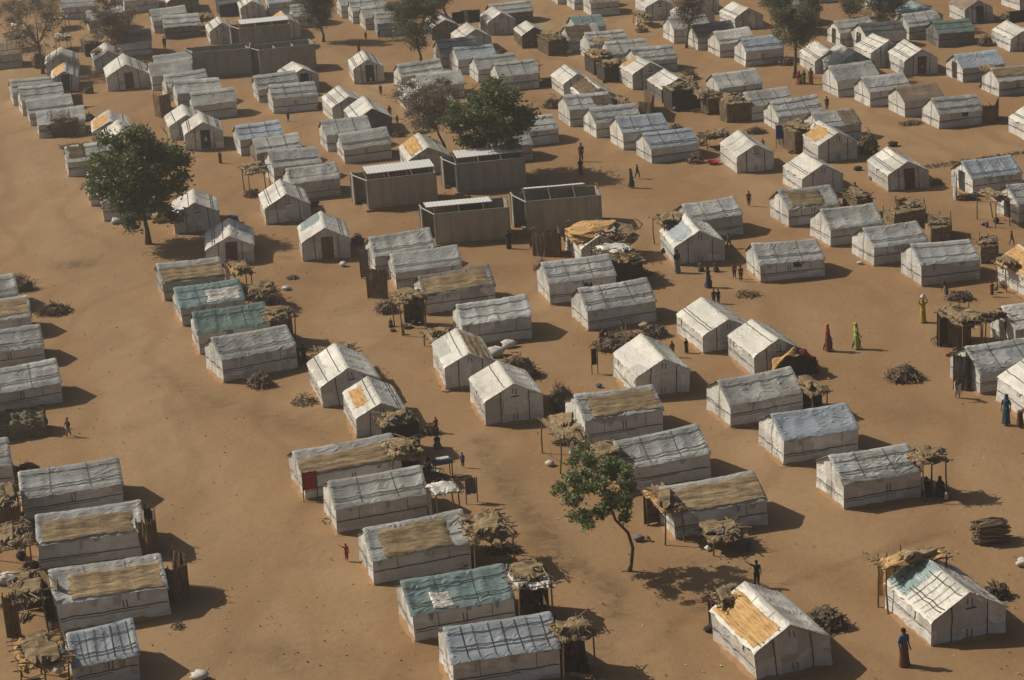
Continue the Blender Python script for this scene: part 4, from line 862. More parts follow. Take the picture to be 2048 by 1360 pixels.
bush(1096, 770, 1152, 826, 'dark leafless bush right of the centre gables', 1.35, 900)
bush(-8, 548, 76, 584, 'dark round bush at the left edge', .9, 700)
bush(60, 92, 104, 142, 'dark brush heap under the large upper left bare tree', 1.7, 600)
# the straw mound that buries the roof of the ruin
c_ = gp(1196, 520); mb = MB(); random.seed(91)
for (x, y, z, a, b, h_, m_) in ((0, .9, 1.75, 1.7, 1.5, .5, 0), (1.1, .8, 1.55, 1.4, 1.2, .45, 1), (-.7, .5, 1.5, 1.0, 1.0, .4, 0), (.5, .2, 1.9, .7, .6, .22, 2), (1.7, .3, 1.3, .9, .8, .4, 1)): mb.ball((x, y, z), (a, b, h_), 18, m_, .6, x*7)
for i in range(150):
    x, y, a, l = rnd(-1.5, 2.4), rnd(-.6, 2.0), rnd(0, 6.28), rnd(.2, .7); z = 1.9-.25*abs(x-.3)+rnd(0, .25)
    mb.tube([(x, y, z), (x+math.cos(a)*l, y+math.sin(a)*l, z+rnd(-.2, .1))], rnd(.015, .035), 4, random.choice((0, 1, 3)))
tag(mb.build('straw_heap', [M['gold'], M['mat2'], M['white'], M['stick']], None, loc=c_), 'golden straw and rag mound burying the ruined shelter right of the front latrine', 'straw heap')
# thorn line on the upper right ground
mb = MB(); random.seed(5); c0 = gp(1945, 320)
for i in range(260):
    t = rnd(0, 1); p = gp(1846+210*t, 336-31*t+rnd(-1, 1))-c0; a = rnd(0, 6.28); l = rnd(.1, .35)
    mb.tube([(p.x, p.y, .02), (p.x+math.cos(a)*l, p.y+math.sin(a)*l, rnd(.05, .22))], .02, 4, 1)
tag(mb.build('thorn_line', [M['stick'], M['stick_dark']], None, loc=c0), 'thin dark line of thorn twigs across sand at the right', 'thorn fence')

# ------------------------------------------------------------------ trees
def branchy(mb, p, d, l, r, depth, tips, spread=.6, up=.15):
    q = p; pts = [p]; rad = [r]; k = 3
    for i in range(k):
        d = (d+Vector((rnd(-1, 1), rnd(-1, 1), rnd(-.6, 1)*.8+up))*spread*.35).normalized(); q = q+d*l/k; pts.append(q); rad.append(r*(1-.35*(i+1)/k))
    mb.tube(pts, rad, 6 if r > .03 else 4)
    if depth == 0: tips.append(q); return
    for j in range(random.choice((2, 3, 3))):
        nd = (d+Vector((rnd(-1, 1), rnd(-1, 1), rnd(-.5, .8)))*spread).normalized(); branchy(mb, q, nd, l*rnd(.62, .85), r*.6, depth-1, tips, spread, up)
def leafcrown(mb, centers, n, rc, ls, flat=.75):
    for i in range(n):
        c = random.choice(centers); v = Vector((random.gauss(0, 1), random.gauss(0, 1), random.gauss(0, 1)*flat)); v *= rc/1.6*(rnd(.4, 1))
        p = c+v; a = Vector((rnd(-1, 1), rnd(-1, 1), rnd(-.6, .6))).normalized(); b = a.orthogonal().normalized(); b = (b*math.cos(i)+a.cross(b)*math.sin(i)); s = ls*rnd(.6, 1.3)
        mb.quad(p-a*s, p+b*s*.45, p+a*s, p-b*s*.45)
def tree(px, py, ctop, cx, cy, rx, ry, kind, label, name, trunk=None, dens=1.0, seed=1):
    random.seed(seed); base = gp(px, py); s = ppm(base); cz = (py-cy)/s/.95; ox = (cx-px)/s; w_ = rx/s; hh = ry/s/.95
    root = thing(name, base, label, 'tree', 'trees of the camp')
    tb = MB(); tips = []; top = Vector((ox*.7, rnd(-.2, .2), cz-hh*.45)); r0 = .06*cz*.62 if kind != 'young' else .085
    if trunk: pts = [Vector(p) for p in trunk]
    else: pts = [Vector((0, 0, -.1)), Vector((rnd(-.1, .1), 0, cz*.2)), top*.6, top]
    n = len(pts); rr = [r0*(1.5 if i == 0 else 1-.45*i/n) for i in range(n)]; tb.tube(pts, rr, 9)
    c = Vector((ox, 0, cz)); limbs = 8 if kind != 'young' else 6
    for i in range(limbs):
        a = i*2*math.pi/limbs+rnd(-.3, .3); d = Vector((math.cos(a)*w_, math.sin(a)*w_, hh*rnd(-.1, 1.3))); e = c+d*.55-Vector((0, 0, hh*.1)); st_ = pts[-1].lerp(pts[-2], rnd(0, .5))
        mid = st_.lerp(e, .5)+Vector((rnd(-.2, .2), rnd(-.2, .2), -.1)); tb.tube([st_, mid, e], [r0*.5, r0*.32, r0*.18], 6)
        dd = (e-mid).normalized(); branchy(tb, e, dd, w_*.33, r0*.18, 3 if kind == 'bare' else 1, tips, .75, .1)
        if kind == 'bare': branchy(tb, mid, (dd+Vector((0, 0, .5))).normalized(), w_*.35, r0*.16, 3, tips, .8, .1)
    tb.build('trunk', M['bark'], root, smooth=True)
    cr = MB()
    if kind == 'bare':
        for t in tips:
            for j in range(int(9*dens)):
                d = Vector((rnd(-1, 1), rnd(-1, 1), rnd(-.7, 1))).normalized()*rnd(.25, .6); cr.tube([t, t+d*.5+Vector((rnd(-.05, .05), 0, rnd(-.05, .05))), t+d], [.009, .007, .004], 3)
        cen = [Vector((c.x+rnd(-1, 1)*w_*.85, rnd(-1, 1)*w_*.85, c.z+rnd(-1, 1)*hh*.85)) for i in range(110)]
        cen = [q for q in cen if ((q.x-c.x)/w_)**2+(q.y/w_)**2+((q.z-c.z)/hh)**2 < .75]
        leafcrown(cr, tips+cen*4, int(9500*dens), .6, .085)
        cr.build('crown', M['leaf_grey'] if dens < 1.8 else M['leaf_dusty'], root)
    else:
        cen = []; target = 90 if kind == 'dense' else 62
        while len(cen) < target:
            u = Vector((random.gauss(0, 1), random.gauss(0, 1), random.gauss(0, 1))).normalized(); r = rnd(.45, 1)
            p = Vector((u.x*w_*r*.86, u.y*w_*r*.86, u.z*hh*r*.86)); k = 1+.22*ns(u.x*1.6, u.y*1.6, u.z*1.6+seed)
            if u.z < -.45 and kind == 'dense' and random.random() < .5: continue
            cen.append(c+p*k)
        if kind == 'dense': leafcrown(cr, cen, int(21000*dens), w_*.19, .165); cr.build('crown', M['leaf'], root)
        else: leafcrown(cr, cen, int(6800*dens), w_*.135, .115); cr.build('crown', M['leaf_young'], root)
    return root
tree(297, 486, 0, 292, 358, 116, 112, 'dense', 'large round dark green tree at left beside the dirt track', 'broadleaf_tree', seed=11)
tree(1002, 352, 0, 992, 236, 96, 80, 'dense', 'dark green round tree behind the central latrines', 'broadleaf_tree', seed=12)
b_ = gp(1258, 1143); s_ = ppm(b_)
tree(1258, 1143, 0, 1203, 972, 104, 100, 'young', 'slender young tree with bent trunk and sparse leaves, lower centre', 'young_tree', seed=13,
     trunk=[(0, 0, -.05), (.12, 0, .35), (10/s_, 0, 48/s_/.95), (2/s_, 0, 80/s_/.95), (-22/s_, 0, 108/s_/.95), (-34/s_, 0, 150/s_/.95), (-46/s_, 0, 190/s_/.95)])
tree(86, 146, 0, 84, 62, 74, 54, 'bare', 'large thin grey bare tree at the upper left edge', 'thorn_tree', seed=14, dens=1.1)
tree(222, 112, 0, 230, 60, 44, 32, 'bare', 'small bare tree right of the upper left one', 'thorn_tree', seed=15)
tree(890, 306, 0, 868, 230, 58, 38, 'bare', 'brown leafless tree left of the dark green tree', 'thorn_tree', seed=16, dens=1.2)
tree(647, 83, 0, 640, 20, 36, 42, 'bare', 'olive grey tree at the top, left of the middle', 'thorn_tree', seed=17, dens=1.9)
tree(842, 128, 0, 836, 54, 52, 56, 'bare', 'olive grey tree at the top middle with straight trunk', 'thorn_tree', seed=18, dens=1.9)
tree(1373, 95, 0, 1384, 30, 34, 32, 'bare', 'thin sparse tree at the top right of centre', 'thorn_tree', seed=19, dens=.5)
tree(1590, 156, 0, 1596, 62, 56, 42, 'bare', 'grey green tree with people at its foot, top right', 'thorn_tree', seed=20, dens=1.9)
tree(1758, 60, 0, 1764, 12, 62, 42, 'bare', 'dense grey green tree cut by the top edge, right', 'thorn_tree', seed=21, dens=1.9)
tree(1556, 62, 0, 1558, 8, 36, 20, 'bare', 'small grey green tree cut by the top edge, beside the other', 'thorn_tree', seed=22, dens=1.9)
tree(905, 62, 0, 880, 0, 30, 18, 'bare', 'tree crown cut by the top edge at the middle', 'thorn_tree', seed=23, dens=1.5)
tree(1700, 36, 0, 1704, 18, 14, 10, 'bare', 'tiny dry bush tree left of the top right grey green tree', 'thorn_tree', seed=24, dens=.6)

# ------------------------------------------------------------------ people
def skinned(verts, edges, rad, root=0):
    me = bpy.data.meshes.new('t'); me.from_pydata(verts, edges, []); o = bpy.data.objects.new('t', me); COL.objects.link(o)
    md = o.modifiers.new('s', 'SKIN'); md.use_smooth_shade = True; sb = o.modifiers.new('u', 'SUBSURF'); sb.levels = 1; sb.render_levels = 1
    for i, r in enumerate(rad): me.skin_vertices[0].data[i].radius = (r, r) if not isinstance(r, tuple) else r
    me.skin_vertices[0].data[root].use_root = True
    dg = bpy.context.evaluated_depsgraph_get(); dg.update(); out = bpy.data.meshes.new_from_object(o.evaluated_get(dg))
    bpy.data.objects.remove(o); return out
POSES = {}
def body_mesh(pose):
    V, E, Q = [], [], []
    def add(p, r, par=None):
        V.append(tuple(p)); Q.append(r)
        if par is not None: E.append((par, len(V)-1))
        return len(V)-1
    sit = pose == 'sit'; dz = -.62 if sit else 0
    pel = add((0, 0, .92+dz), .125); lean = .0
    by = 0.0
    if pose == 'bend': by = -.42
    ch = add((0, by*.45, 1.15+dz-abs(by)*.2), .12, pel); up = add((0, by*.8, 1.34+dz-abs(by)*.5), (.145, .10), ch); nk = add((0, by*.95, 1.45+dz-abs(by)*.7), .05, up)
    hz = 1.58+dz-abs(by)*.85; h0 = add((0, by*1.1-.01, hz-.06), .075, nk); h1 = add((0, by*1.1, hz+.01), .092, h0); add((0, by*1.1, hz+.07), .07, h1)
    add((0, by*1.1-.115, hz-.02), .018, h0)                       # nose
    for s in (-1, 1):
        add((s*.095, by*1.1+.01, hz-.01), .018, h1)                # ear
        sh = add((s*.175, by*.82, 1.37+dz-abs(by)*.5), .052, up)
        if pose == 'raise' and s == -1: el, wr_ = (s*.42, 0, 1.52), (s*.64, -.03, 1.72)
        elif pose == 'carry' : el, wr_ = (s*.36, -.03, 1.52), (s*.20, -.02, 1.76)
        elif pose == 'sit': el, wr_ = (s*.24, -.12, .53), (s*.15, -.34, .48)
        elif pose == 'walk': el, wr_ = (s*.23, s*.10, 1.12), (s*.24, s*.10-.14, .92)
        elif pose == 'bend': el, wr_ = (s*.2, -.5, .86), (s*.14, -.55, .62)
        else: el, wr_ = (s*.24, .02, 1.10), (s*.25, -.06, .86)
        e_ = add(el, .038, sh); w_ = add(wr_, .026, e_); d = (Vector(wr_)-Vector(el)).normalized(); pm = Vector(wr_)+d*.06; p_ = add(pm, .032, w_)
        sd_ = Vector((0, 1, 0)) if abs(d.y) < .8 else Vector((1, 0, 0)); sd_ = (sd_-d*sd_.dot(d)).normalized(); cu = d.cross(sd_)*s
        for k, (of, ln) in enumerate(((-.028, .075), (-.009, .088), (.010, .082), (.028, .062))):
            a = add(pm+d*.045+sd_*of, .010, p_); b = add(pm+d*(.045+ln*.55)+sd_*of*1.15+cu*.008, .009, a); add(pm+d*(.045+ln)+sd_*of*1.2+cu*.026, .007, b)
        a = add(pm+sd_*-.042+d*-.01, .011, p_); add(pm+sd_*-.06+d*.03+cu*.01, .009, a)
        if sit: kn, an, to = (s*.2, -.42, .42), (s*.12, -.46, .08), (s*.13, -.60, .03)
        elif pose == 'walk': kn, an, to = (s*.09, -s*.18-.05, .48), (s*.08, -s*.26+.02, .08), (s*.08, -s*.26-.12, .03)
        else: kn, an, to = (s*.10, -.02, .48), (s*.10, .02, .08), (s*.11, -.13, .03)
        hp = add((s*.09, 0, .86+dz), .09, pel); k_ = add(kn, .058, hp); cf = add(tuple((Vector(kn)*.65+Vector(an)*.35)+Vector((0, .015, 0))), .05, k_); a_ = add(an, .032, cf); add(to, .03, a_)
    return skinned(V, E, Q)
def loft(mb, rings, k=14, folds=.0, sd=0, m=0):
    n0 = len(mb.v)
    for (cx, cy, z, rx, ry) in rings:
        for j in range(k):
            t = 2*math.pi*j/k; f = 1+folds*math.sin(t*5+sd)*(1.6-z if z < 1 else .3); mb.v.append((cx+math.cos(t)*rx*f, cy+math.sin(t)*ry*f, z))
    for i in range(len(rings)-1):
        for j in range(k): mb.f.append((n0+i*k+j, n0+i*k+(j+1) % k, n0+(i+1)*k+(j+1) % k, n0+(i+1)*k+j)); mb.m.append(m)
    mb.f.append(tuple(n0+(len(rings)-1)*k+j for j in range(k))); mb.m.append(m)
def person(px, py, hp, pose, top, bottom, head, label, rz=0, long=True, load=None):
    base = gp(px, py); s = ppm(base)*.95
    tot = {'stand': 1.66, 'walk': 1.66, 'raise': 1.66, 'carry': 1.66, 'sit': 1.04, 'bend': 1.35}[pose]
    sc = hp/s/tot if load is None else hp/s/(tot+.35); sc = max(.45, min(1.12, sc))
    root = thing('person', base, label, 'person', 'people in the camp', rz); root.scale = (sc, sc, sc)
    if pose not in POSES: POSES[pose] = body_mesh(pose)
    me = POSES[pose]; o = bpy.data.objects.new('body', me); COL.objects.link(o); o.parent = root
    if not me.materials: me.materials.append(M['skin'])
    sit = pose == 'sit'; dz = -.62 if sit else 0; by = -.42 if pose == 'bend' else 0
    mb = MB()
    loft(mb, [(0, 0, .84+dz, .17, .15), (0, by*.2, 1.0+dz-abs(by)*.1, .165, .14), (0, by*.5, 1.17+dz-abs(by)*.22, .165, .135), (0, by*.8, 1.34+dz-abs(by)*.5, .20, .125), (0, by*.9, 1.415+dz-abs(by)*.62, .12, .09), (0, by*.95, 1.44+dz-abs(by)*.7, .06, .06)], 14, .02, px)
    for q in (-1, 1):
        sh = Vector((q*.175, by*.82, 1.365+dz-abs(by)*.5)); el = {'raise': Vector((q*.42, 0, 1.52)) if q == -1 else Vector((q*.24, .02, 1.10)), 'carry': Vector((q*.36, -.03, 1.52)), 'sit': Vector((q*.24, -.12, .53)), 'walk': Vector((q*.23, q*.1, 1.12)), 'bend': Vector((q*.2, -.5, .86))}.get(pose, Vector((q*.24, .02, 1.10)))
        mb.tube([sh, sh.lerp(el, .5), sh.lerp(el, .95)], [.07, .062, .058], 8)
    mb.build('shirt', M[top], root, smooth=True)
    mb = MB()
    if sit: loft(mb, [(0, -.25, .0, .36, .44), (0, -.25, .12, .34, .42), (0, -.25, .32, .27, .34), (0, -.16, .44, .23, .26), (0, -.02, .5, .15, .13)], 16, .03, px); nm = 'skirt'
    elif long: loft(mb, [(0, -.02, .07, .25, .22), (0, -.01, .3, .215, .19), (0, 0, .6, .195, .17), (0, 0, .86, .19, .165), (0, 0, 1.0, .17, .148)], 18, .05, px); nm = 'skirt'
    else:
        for q in (-1, 1):
            kn = Vector((q*.09, -q*.18-.05, .48)) if pose == 'walk' else Vector((q*.10, -.02, .48)); an = Vector((q*.08, -q*.26+.02, .14)) if pose == 'walk' else Vector((q*.10, .02, .14))
            mb.tube([(q*.085, 0, .93), (q*.095, 0, .84), kn, an], [.11, .112, .082, .066], 10)
        nm = 'trousers'
    mb.build(nm, M[bottom], root, smooth=True)
    hz = 1.58+dz-abs(by)*.85; mb = MB(); c = (0, by*1.1+.02, hz+.02)
    if head == 'hair': mb.ball((c[0], c[1]+.005, c[2]+.02), (.104, .108, .095), 12, 0, .1, px); mb.build('hair', M['hair'], root, smooth=True)
    else:
        mb.ball((c[0], c[1]+.015, c[2]+.02), (.118, .118, .12), 12, 0, .2, px); loft(mb, [(0, by*.9+.05, 1.26+dz-abs(by)*.5, .20, .12), (0, by*.95+.05, 1.38+dz-abs(by)*.6, .17, .11), (0, by*1.05+.045, 1.50+dz-abs(by)*.75, .10, .085), (0, by*1.1+.04, 1.58+dz-abs(by)*.85, .09, .075)], 12, .03, px); mb.build('head_scarf', M[head], root, smooth=True)
    if load:
        t = thing('carried_load', base+Vector((0, 0, 1.70*sc)), load[1], 'load', None, rz); t.scale = (sc, sc, sc); mb = MB()
        mb.ball((0, 0, .16), (.2, .17, .17), 12, 0, .15, 3); mb.ball((0, 0, .33), (.09, .09, .05), 8, 0, 0, 3); mb.build('vessel', M[load[0]], t, smooth=True)
PE = [
 (1808, 1332, 77, 'stand', 'bluec', 'wrapc', 'hair', 'person in blue top and brown wrap before the bottom right shelter', .5, True),
 (1514, 1172, 52, 'raise', 'darkc', 'darkc', 'hair', 'dark dressed person with one arm raised above the bottom gable shelter', .2, False),
 (1656, 701, 52, 'walk', 'red', 'rust', 'orange', 'person in maroon clothes with orange head scarf walking on open ground', 1.2, True),
 (1713, 697, 50, 'walk', 'lime', 'lime', 'lime', 'person in bright lime green shawl walking, right of the orange scarf', 1.4, True),
 (1846, 645, 55, 'carry', 'yellow', 'yellow', 'yellow', 'person in yellow robe balancing a pale vessel on the head', .3, True, ('whitec', 'pale vessel carried on the head of the person in yellow')),
 (138, 873, 37, 'walk', 'brownc', 'greyc', 'hair', 'person in brown walking on the track beside the ragged hut', -.8, False),
 (694, 1121, 34, 'raise', 'red', 'red', 'hair', 'child in red reaching out beside the mat roofed roadside shelter', .6, False),
 (873, 864, 30, 'stand', 'red', 'rust', 'hair', 'person in red standing right of the dark porch', .4, True),
 (926, 934, 29, 'stand', 'bluec', 'darkc', 'hair', 'small person in dark blue right of the blue edged sheet', -.4, False),
 (597, 724, 34, 'stand', 'brownc', 'rust', 'hair', 'person in brown, left of two beside the fourth roadside shelter', .1, True), (609, 725, 36, 'stand', 'darkc', 'darkc', 'hair', 'person in black, right of two beside the fourth roadside shelter', .3, True),
 (2012, 848, 58, 'stand', 'tealc', 'tealc', 'tealc', 'person in dark teal robe at the lower right edge', -.5, True), (2040, 852, 42, 'bend', 'rust', 'brownc', 'darkc', 'bent person in rust at the right edge beside a white shelter', .8, True),
 (1915, 795, 44, 'bend', 'rust', 'whitec', 'hair', 'stooping person in brown top and pale trousers by the dark booth', 0, False),
 (1345, 713, 30, 'stand', 'brownc', 'rust', 'brownc', 'person in brown robe right of the branch heap in the middle', 0, True), (1373, 705, 28, 'stand', 'darkc', 'darkc', 'hair', 'person in black left of a white gable shelter, middle', .5, True),
 (1417, 576, 42, 'walk', 'darkc', 'navy', 'darkc', 'dark robed person walking below the patched gable shelter', 1.0, True), (1428, 607, 28, 'stand', 'darkc', 'darkc', 'hair', 'left one of two dark children in the open, centre right', 0, False), (1437, 607, 28, 'stand', 'navy', 'darkc', 'hair', 'right one of two dark children in the open, centre right', .5, False),
 (1163, 322, 34, 'stand', 'brownc', 'darkc', 'hair', 'upper one of two people in dark clothes right of the dark tree', 0, False), (1162, 350, 32, 'stand', 'darkc', 'brownc', 'darkc', 'lower one of two people in dark clothes right of the dark tree', 0, True),
 (1263, 375, 36, 'walk', 'tealc', 'darkc', 'darkc', 'person in dark robe walking right of the latrines', 1.0, True), (1275, 356, 26, 'walk', 'darkc', 'darkc', 'hair', 'smaller person walking just behind the dark robed walker', 1.0, False),
 (1498, 412, 29, 'stand', 'brownc', 'darkc', 'hair', 'lone child standing on open sand right of the latrines', 0, False), (577, 243, 14, 'stand', 'darkc', 'brownc', 'hair', 'tiny child below the upper left row shelter', 0, False),
 (762, 190, 20, 'stand', 'brownc', 'darkc', 'hair', 'thin child near the shelter with dark doorway, upper middle', 0, False), (780, 236, 24, 'stand', 'brownc', 'brownc', 'brownc', 'left one of two people by the upper gable pair', 0, True), (795, 248, 18, 'stand', 'rust', 'darkc', 'hair', 'right one of two people by the upper gable pair', 0, False),
 (718, 105, 22, 'stand', 'brownc', 'rust', 'brownc', 'person in rust robe on open ground between the top trees', 0, True), (732, 80, 16, 'stand', 'darkc', 'darkc', 'hair', 'child right of the first top tree', 0, False), (330, 98, 24, 'stand', 'darkc', 'darkc', 'hair', 'dark person left of the upper left latrines', 0, False),
 (441, 326, 22, 'stand', 'brownc', 'brownc', 'brownc', 'person in brown below the gable shelter above the left tree', 0, True), (1183, 50, 15, 'stand', 'rust', 'darkc', 'hair', 'tiny person below a top edge shelter', 0, False), (1206, 160, 14, 'stand', 'brownc', 'darkc', 'hair', 'tiny child in the lane left of the white shelter, top', 0, False),
 (1469, 556, 30, 'stand', 'rust', 'darkc', 'hair', 'left one of two people beside the long grey shelter, centre right', 0, False), (1482, 562, 30, 'stand', 'brownc', 'darkc', 'hair', 'right one of two people beside the long grey shelter, centre right', 0, False),
 (2023, 490, 28, 'walk', 'brownc', 'greyc', 'hair', 'person walking near the right edge above the straw pens', 1.0, False), (2034, 514, 14, 'sit', 'darkc', 'darkc', 'hair', 'person sitting near the right edge beside the straw canopy', 0, True), (1984, 590, 26, 'stand', 'rust', 'brownc', 'hair', 'person in rust standing below the fourth right row shelter', 0, True),
 (1892, 590, 30, 'bend', 'brownc', 'greyc', 'darkc', 'bent person over the stick heap near the right edge', -.6, True), (1654, 220, 26, 'stand', 'brownc', 'darkc', 'hair', 'person in the lane left of the right hand upper row', 0, False),
 (1598, 166, 22, 'sit', 'red', 'rust', 'red', 'sitting person in red under the top right tree', 0, True), (1608, 168, 26, 'stand', 'greenc', 'greenc', 'greenc', 'person in green under the top right tree', 0, True), (1622, 168, 30, 'stand', 'rust', 'rust', 'rust', 'tall person in rust right of the person in green', 0, True),
 (1606, 333, 24, 'stand', 'darkc', 'bluec', 'hair', 'person in front of the gold mat shelter, right middle', 0, False), (1018, 497, 36, 'stand', 'darkc', 'darkc', 'darkc', 'dark person between the two front latrines', 0, True), (1147, 455, 18, 'sit', 'darkc', 'brownc', 'hair', 'person sitting against the open topped latrine wall', 0, True),
 (679, 474, 26, 'stand', 'darkc', 'darkc', 'hair', 'left one of two people behind the wooden door shelter', 0, False), (692, 478, 28, 'stand', 'brownc', 'darkc', 'hair', 'right one of two people behind the wooden door shelter', 0, False), (782, 652, 14, 'sit', 'brownc', 'darkc', 'hair', 'child crouching at the pole of the pinkish canopy', 0, True),
 (1075, 1232, 44, 'stand', 'brownc', 'darkc', 'brownc', 'person in brown standing under the cream cloth canopy', 0, True), (1106, 1246, 26, 'sit', 'darkc', 'darkc', 'hair', 'person sitting under the cream cloth canopy', 0, True), (1145, 1330, 44, 'sit', 'rust', 'brownc', 'rust', 'person in rust sitting under the bottom straw canopy', 0, True), (1168, 1336, 32, 'sit', 'darkc', 'darkc', 'hair', 'child sitting right of the rust robed person at the bottom', 0, True),
 (1853, 986, 32, 'sit', 'darkc', 'darkc', 'hair', 'left one of two people sitting under the lower right canopy', 0, True), (1880, 986, 32, 'sit', 'brownc', 'navy', 'darkc', 'right one of two people sitting under the lower right canopy', 0, True),
 (817, 956, 36, 'sit', 'navy', 'tealc', 'darkc', 'person in navy sitting beside the straw roofed roadside shelter', 0, True), (855, 934, 26, 'sit', 'darkc', 'darkc', 'hair', 'person sitting in shade left of the blue edged sheet', 0, True), (875, 892, 24, 'sit', 'darkc', 'greyc', 'hair', 'person sitting in shade above the blue edged sheet', 0, True),
 (1355, 545, 44, 'stand', 'darkc', 'greyc', 'hair', 'person at the left corner of the patched gable shelter', .5, True), (1432, 540, 18, 'sit', 'rust', 'darkc', 'hair', 'child sitting before the patched gable shelter', 0, True), (1710, 388, 22, 'sit', 'navy', 'darkc', 'hair', 'person sitting before the scrap canopy, right middle', 0, True),
 (1245, 668, 28, 'stand', 'greyc', 'greyc', 'hair', 'small person in grey before the nearer middle pair shelter', 0, False), (1204, 690, 36, 'bend', 'darkc', 'darkc', 'darkc', 'dark bent person at the branch heap with mats', .5, True),
 (1402, 540, 18, 'sit', 'greyc', 'darkc', 'hair', 'small child sitting under the patched gable shelter wall', 0, True), (1458, 496, 28, 'walk', 'greyc', 'darkc', 'hair', 'person walking behind the patched gable shelter', .8, False), (1367, 212, 12, 'sit', 'red', 'red', 'hair', 'left one of two tiny children in red below the straw porch', 0, True), (1375, 213, 11, 'sit', 'rust', 'darkc', 'hair', 'right one of two tiny children below the straw porch', 0, True),
 (1964, 176, 26, 'stand', 'darkc', 'darkc', 'darkc', 'dark person beside the canopy at the upper right edge', 0, True), (758, 76, 14, 'stand', 'darkc', 'darkc', 'hair', 'tiny person beside the top middle row', 0, False), (1686, 96, 14, 'sit', 'orange', 'red', 'hair', 'child in orange between two shelters under the top right trees', 0, True),
 (1526, 300, 22, 'stand', 'greyc', 'darkc', 'hair', 'child behind the white gable shelter, right middle', 0, False), (137, 130, 16, 'stand', 'brownc', 'darkc', 'hair', 'left one of two people behind the upper left gable cluster', 0, False), (148, 127, 17, 'stand', 'darkc', 'darkc', 'hair', 'right one of two people behind the upper left gable cluster', 0, False),
 (1700, 1282 , 1, 'x', '', '', '', '', 0, 0),
]
for q in PE:
    if q[3] == 'x': continue
    person(*q[:8], rz=q[8], long=q[9], load=q[10] if len(q) > 10 else None)

# ------------------------------------------------------------------ small things
def hanging(px, py, h, w_, mk, label, yaw=16):
    b = gp(px, py); root = thing('hanging_cloth', b, label, 'cloth', 'cloths hung out', R(yaw)); mb = MB()
    for s in (-1, 1): m2 = MB(); m2.tube([(s*w_/2, 0, -.05), (s*w_/2+.03, 0, h)], .03, 6); m2.build('pole', M['wood'], root)
    mb.grid(lambda a, b_: ((a-.5)*w_, .05*math.sin(a*14)+.03, h-.04-b_*h*.62), 14, 8); mb.build('cloth', M[mk], root, smooth=True)
hanging(1190, 748, 1.5, .34, 'darkc', 'dark cloth hung on a pole left of the lone gable shelter')
hanging(944, 1006, 1.3, .55, 'greyc', 'grey violet cloth panel hung right of the cream sheet canopy')
hanging(1566, 293, 1.7, 1.1, 'royal', 'bright blue cloth hanging beside the brown straw canopy')
hanging(622, 1000, 1.5, .7, 'red', 'red cloth hanging on the corner of the straw roofed roadside shelter')
hanging(918, 62, 1.9, 1.2, 'darkc', 'dark cloths hung in the top middle, left one of three')
hanging(934, 58, 1.9, 1.0, 'whitec', 'white cloth hung in the top middle between dark ones')
hanging(950, 60, 2.0, 1.2, 'darkc', 'dark cloths hung in the top middle, right one of three')
hanging(1298, 40, 1.2, .6, 'whitec', 'white cloth leaning at a top edge gable shelter')
hanging(2034, 60, 1.8, 1.6, 'navy', 'navy cloth hung at the top right edge')
def sheet(px, py, w_, d_, mk, label, z=.9, mk2='bluec'):
    b = gp(px, py, z); b.z = 0; root = thing('covered_table', b, label, 'table', None, R(16))
    for sx in (-1, 1):
        for sy in (-1, 1): m2 = MB(); m2.tube([(sx*w_*.42, sy*d_*.4, -.03), (sx*w_*.42, sy*d_*.4, z-.03)], .03, 6); m2.build('leg', M['wood'], root)
    mb = MB(); mb.box((0, 0, z-.02), (w_*.9, d_*.9, .04)); mb.build('table_top', M['wood'], root)
    mb = MB(); mb.grid(lambda a, b_: ((a-.5)*w_, (b_-.5)*d_, z+.03+.03*ns(a*4, b_*4, px)-(.22 if a in (0, 1) or b_ in (0, 1) else 0)), 14, 10, 0); mb.grid(lambda a, b_: ((a-.5)*w_*.65, (b_-.5)*d_*.5, z+.06+.03*ns(a*4, b_*4, px)), 8, 6, 1)
    mb.build('cloth', [M[mk2], M[mk]], root, smooth=True)
sheet(884, 918, 1.0, .6, 'whitec', 'table under a white and blue sheet beside the shaded porch')
sheet(1425, 1050, 1.0, .7, 'whitec', 'small table with white sheet on the front rack', .75, 'whitec')
def vessel(px, py, r, mk, label, name='basin', cat='basin'):
    b = gp(px, py); mb = MB(); k = 16; prof = [(.55, 0), (.9, .25), (1, .5), (1.04, .52), (.93, .5), (.8, .27), (.5, .06)]
    n = len(mb.v)
    for (rr, z) in prof:
        for j in range(k): t = 2*math.pi*j/k; mb.v.append((math.cos(t)*rr*r, math.sin(t)*rr*r, z*r))
    for i in range(len(prof)-1):
        for j in range(k): mb.f.append((i*k+j, i*k+(j+1) % k, (i+1)*k+(j+1) % k, (i+1)*k+j)); mb.m.append(0)
    mb.f.append(tuple(range(len(prof)*k-k, len(prof)*k))); mb.m.append(0); mb.f.append(tuple(reversed(range(k)))); mb.m.append(0)
    tag(mb.build(name, M[mk], None, smooth=True, loc=b), label, cat, 'pots and basins')
def sack(px, py, r, mk, label, name='bundle', cat='bundle'):
    b = gp(px, py); mb = MB(); mb.ball((0, 0, r*.55), (r*1.2, r*.95, r*.7), 12, 0, .5, px); tag(mb.build(name, M[mk], None, smooth=True, loc=b), label, cat, 'bundles and sacks lying about')
vessel(812, 655, .32, 'greyc', 'dark round basin beneath the pinkish canopy')
vessel(1426, 328, .45, 'red', 'red basin left of a white gable shelter, right middle')
vessel(1687, 414, .3, 'red', 'small red basin behind the second right row shelter')
vessel(869, 946, .22, 'whitec', 'white bowl in the shade below the blue edged sheet')
vessel(940, 1122, .26, 'whitec', 'white bowl among dark branches below the scrap canopy')
vessel(1452, 1080, .16, 'whitec', 'small white pot below the rack with white sheet')
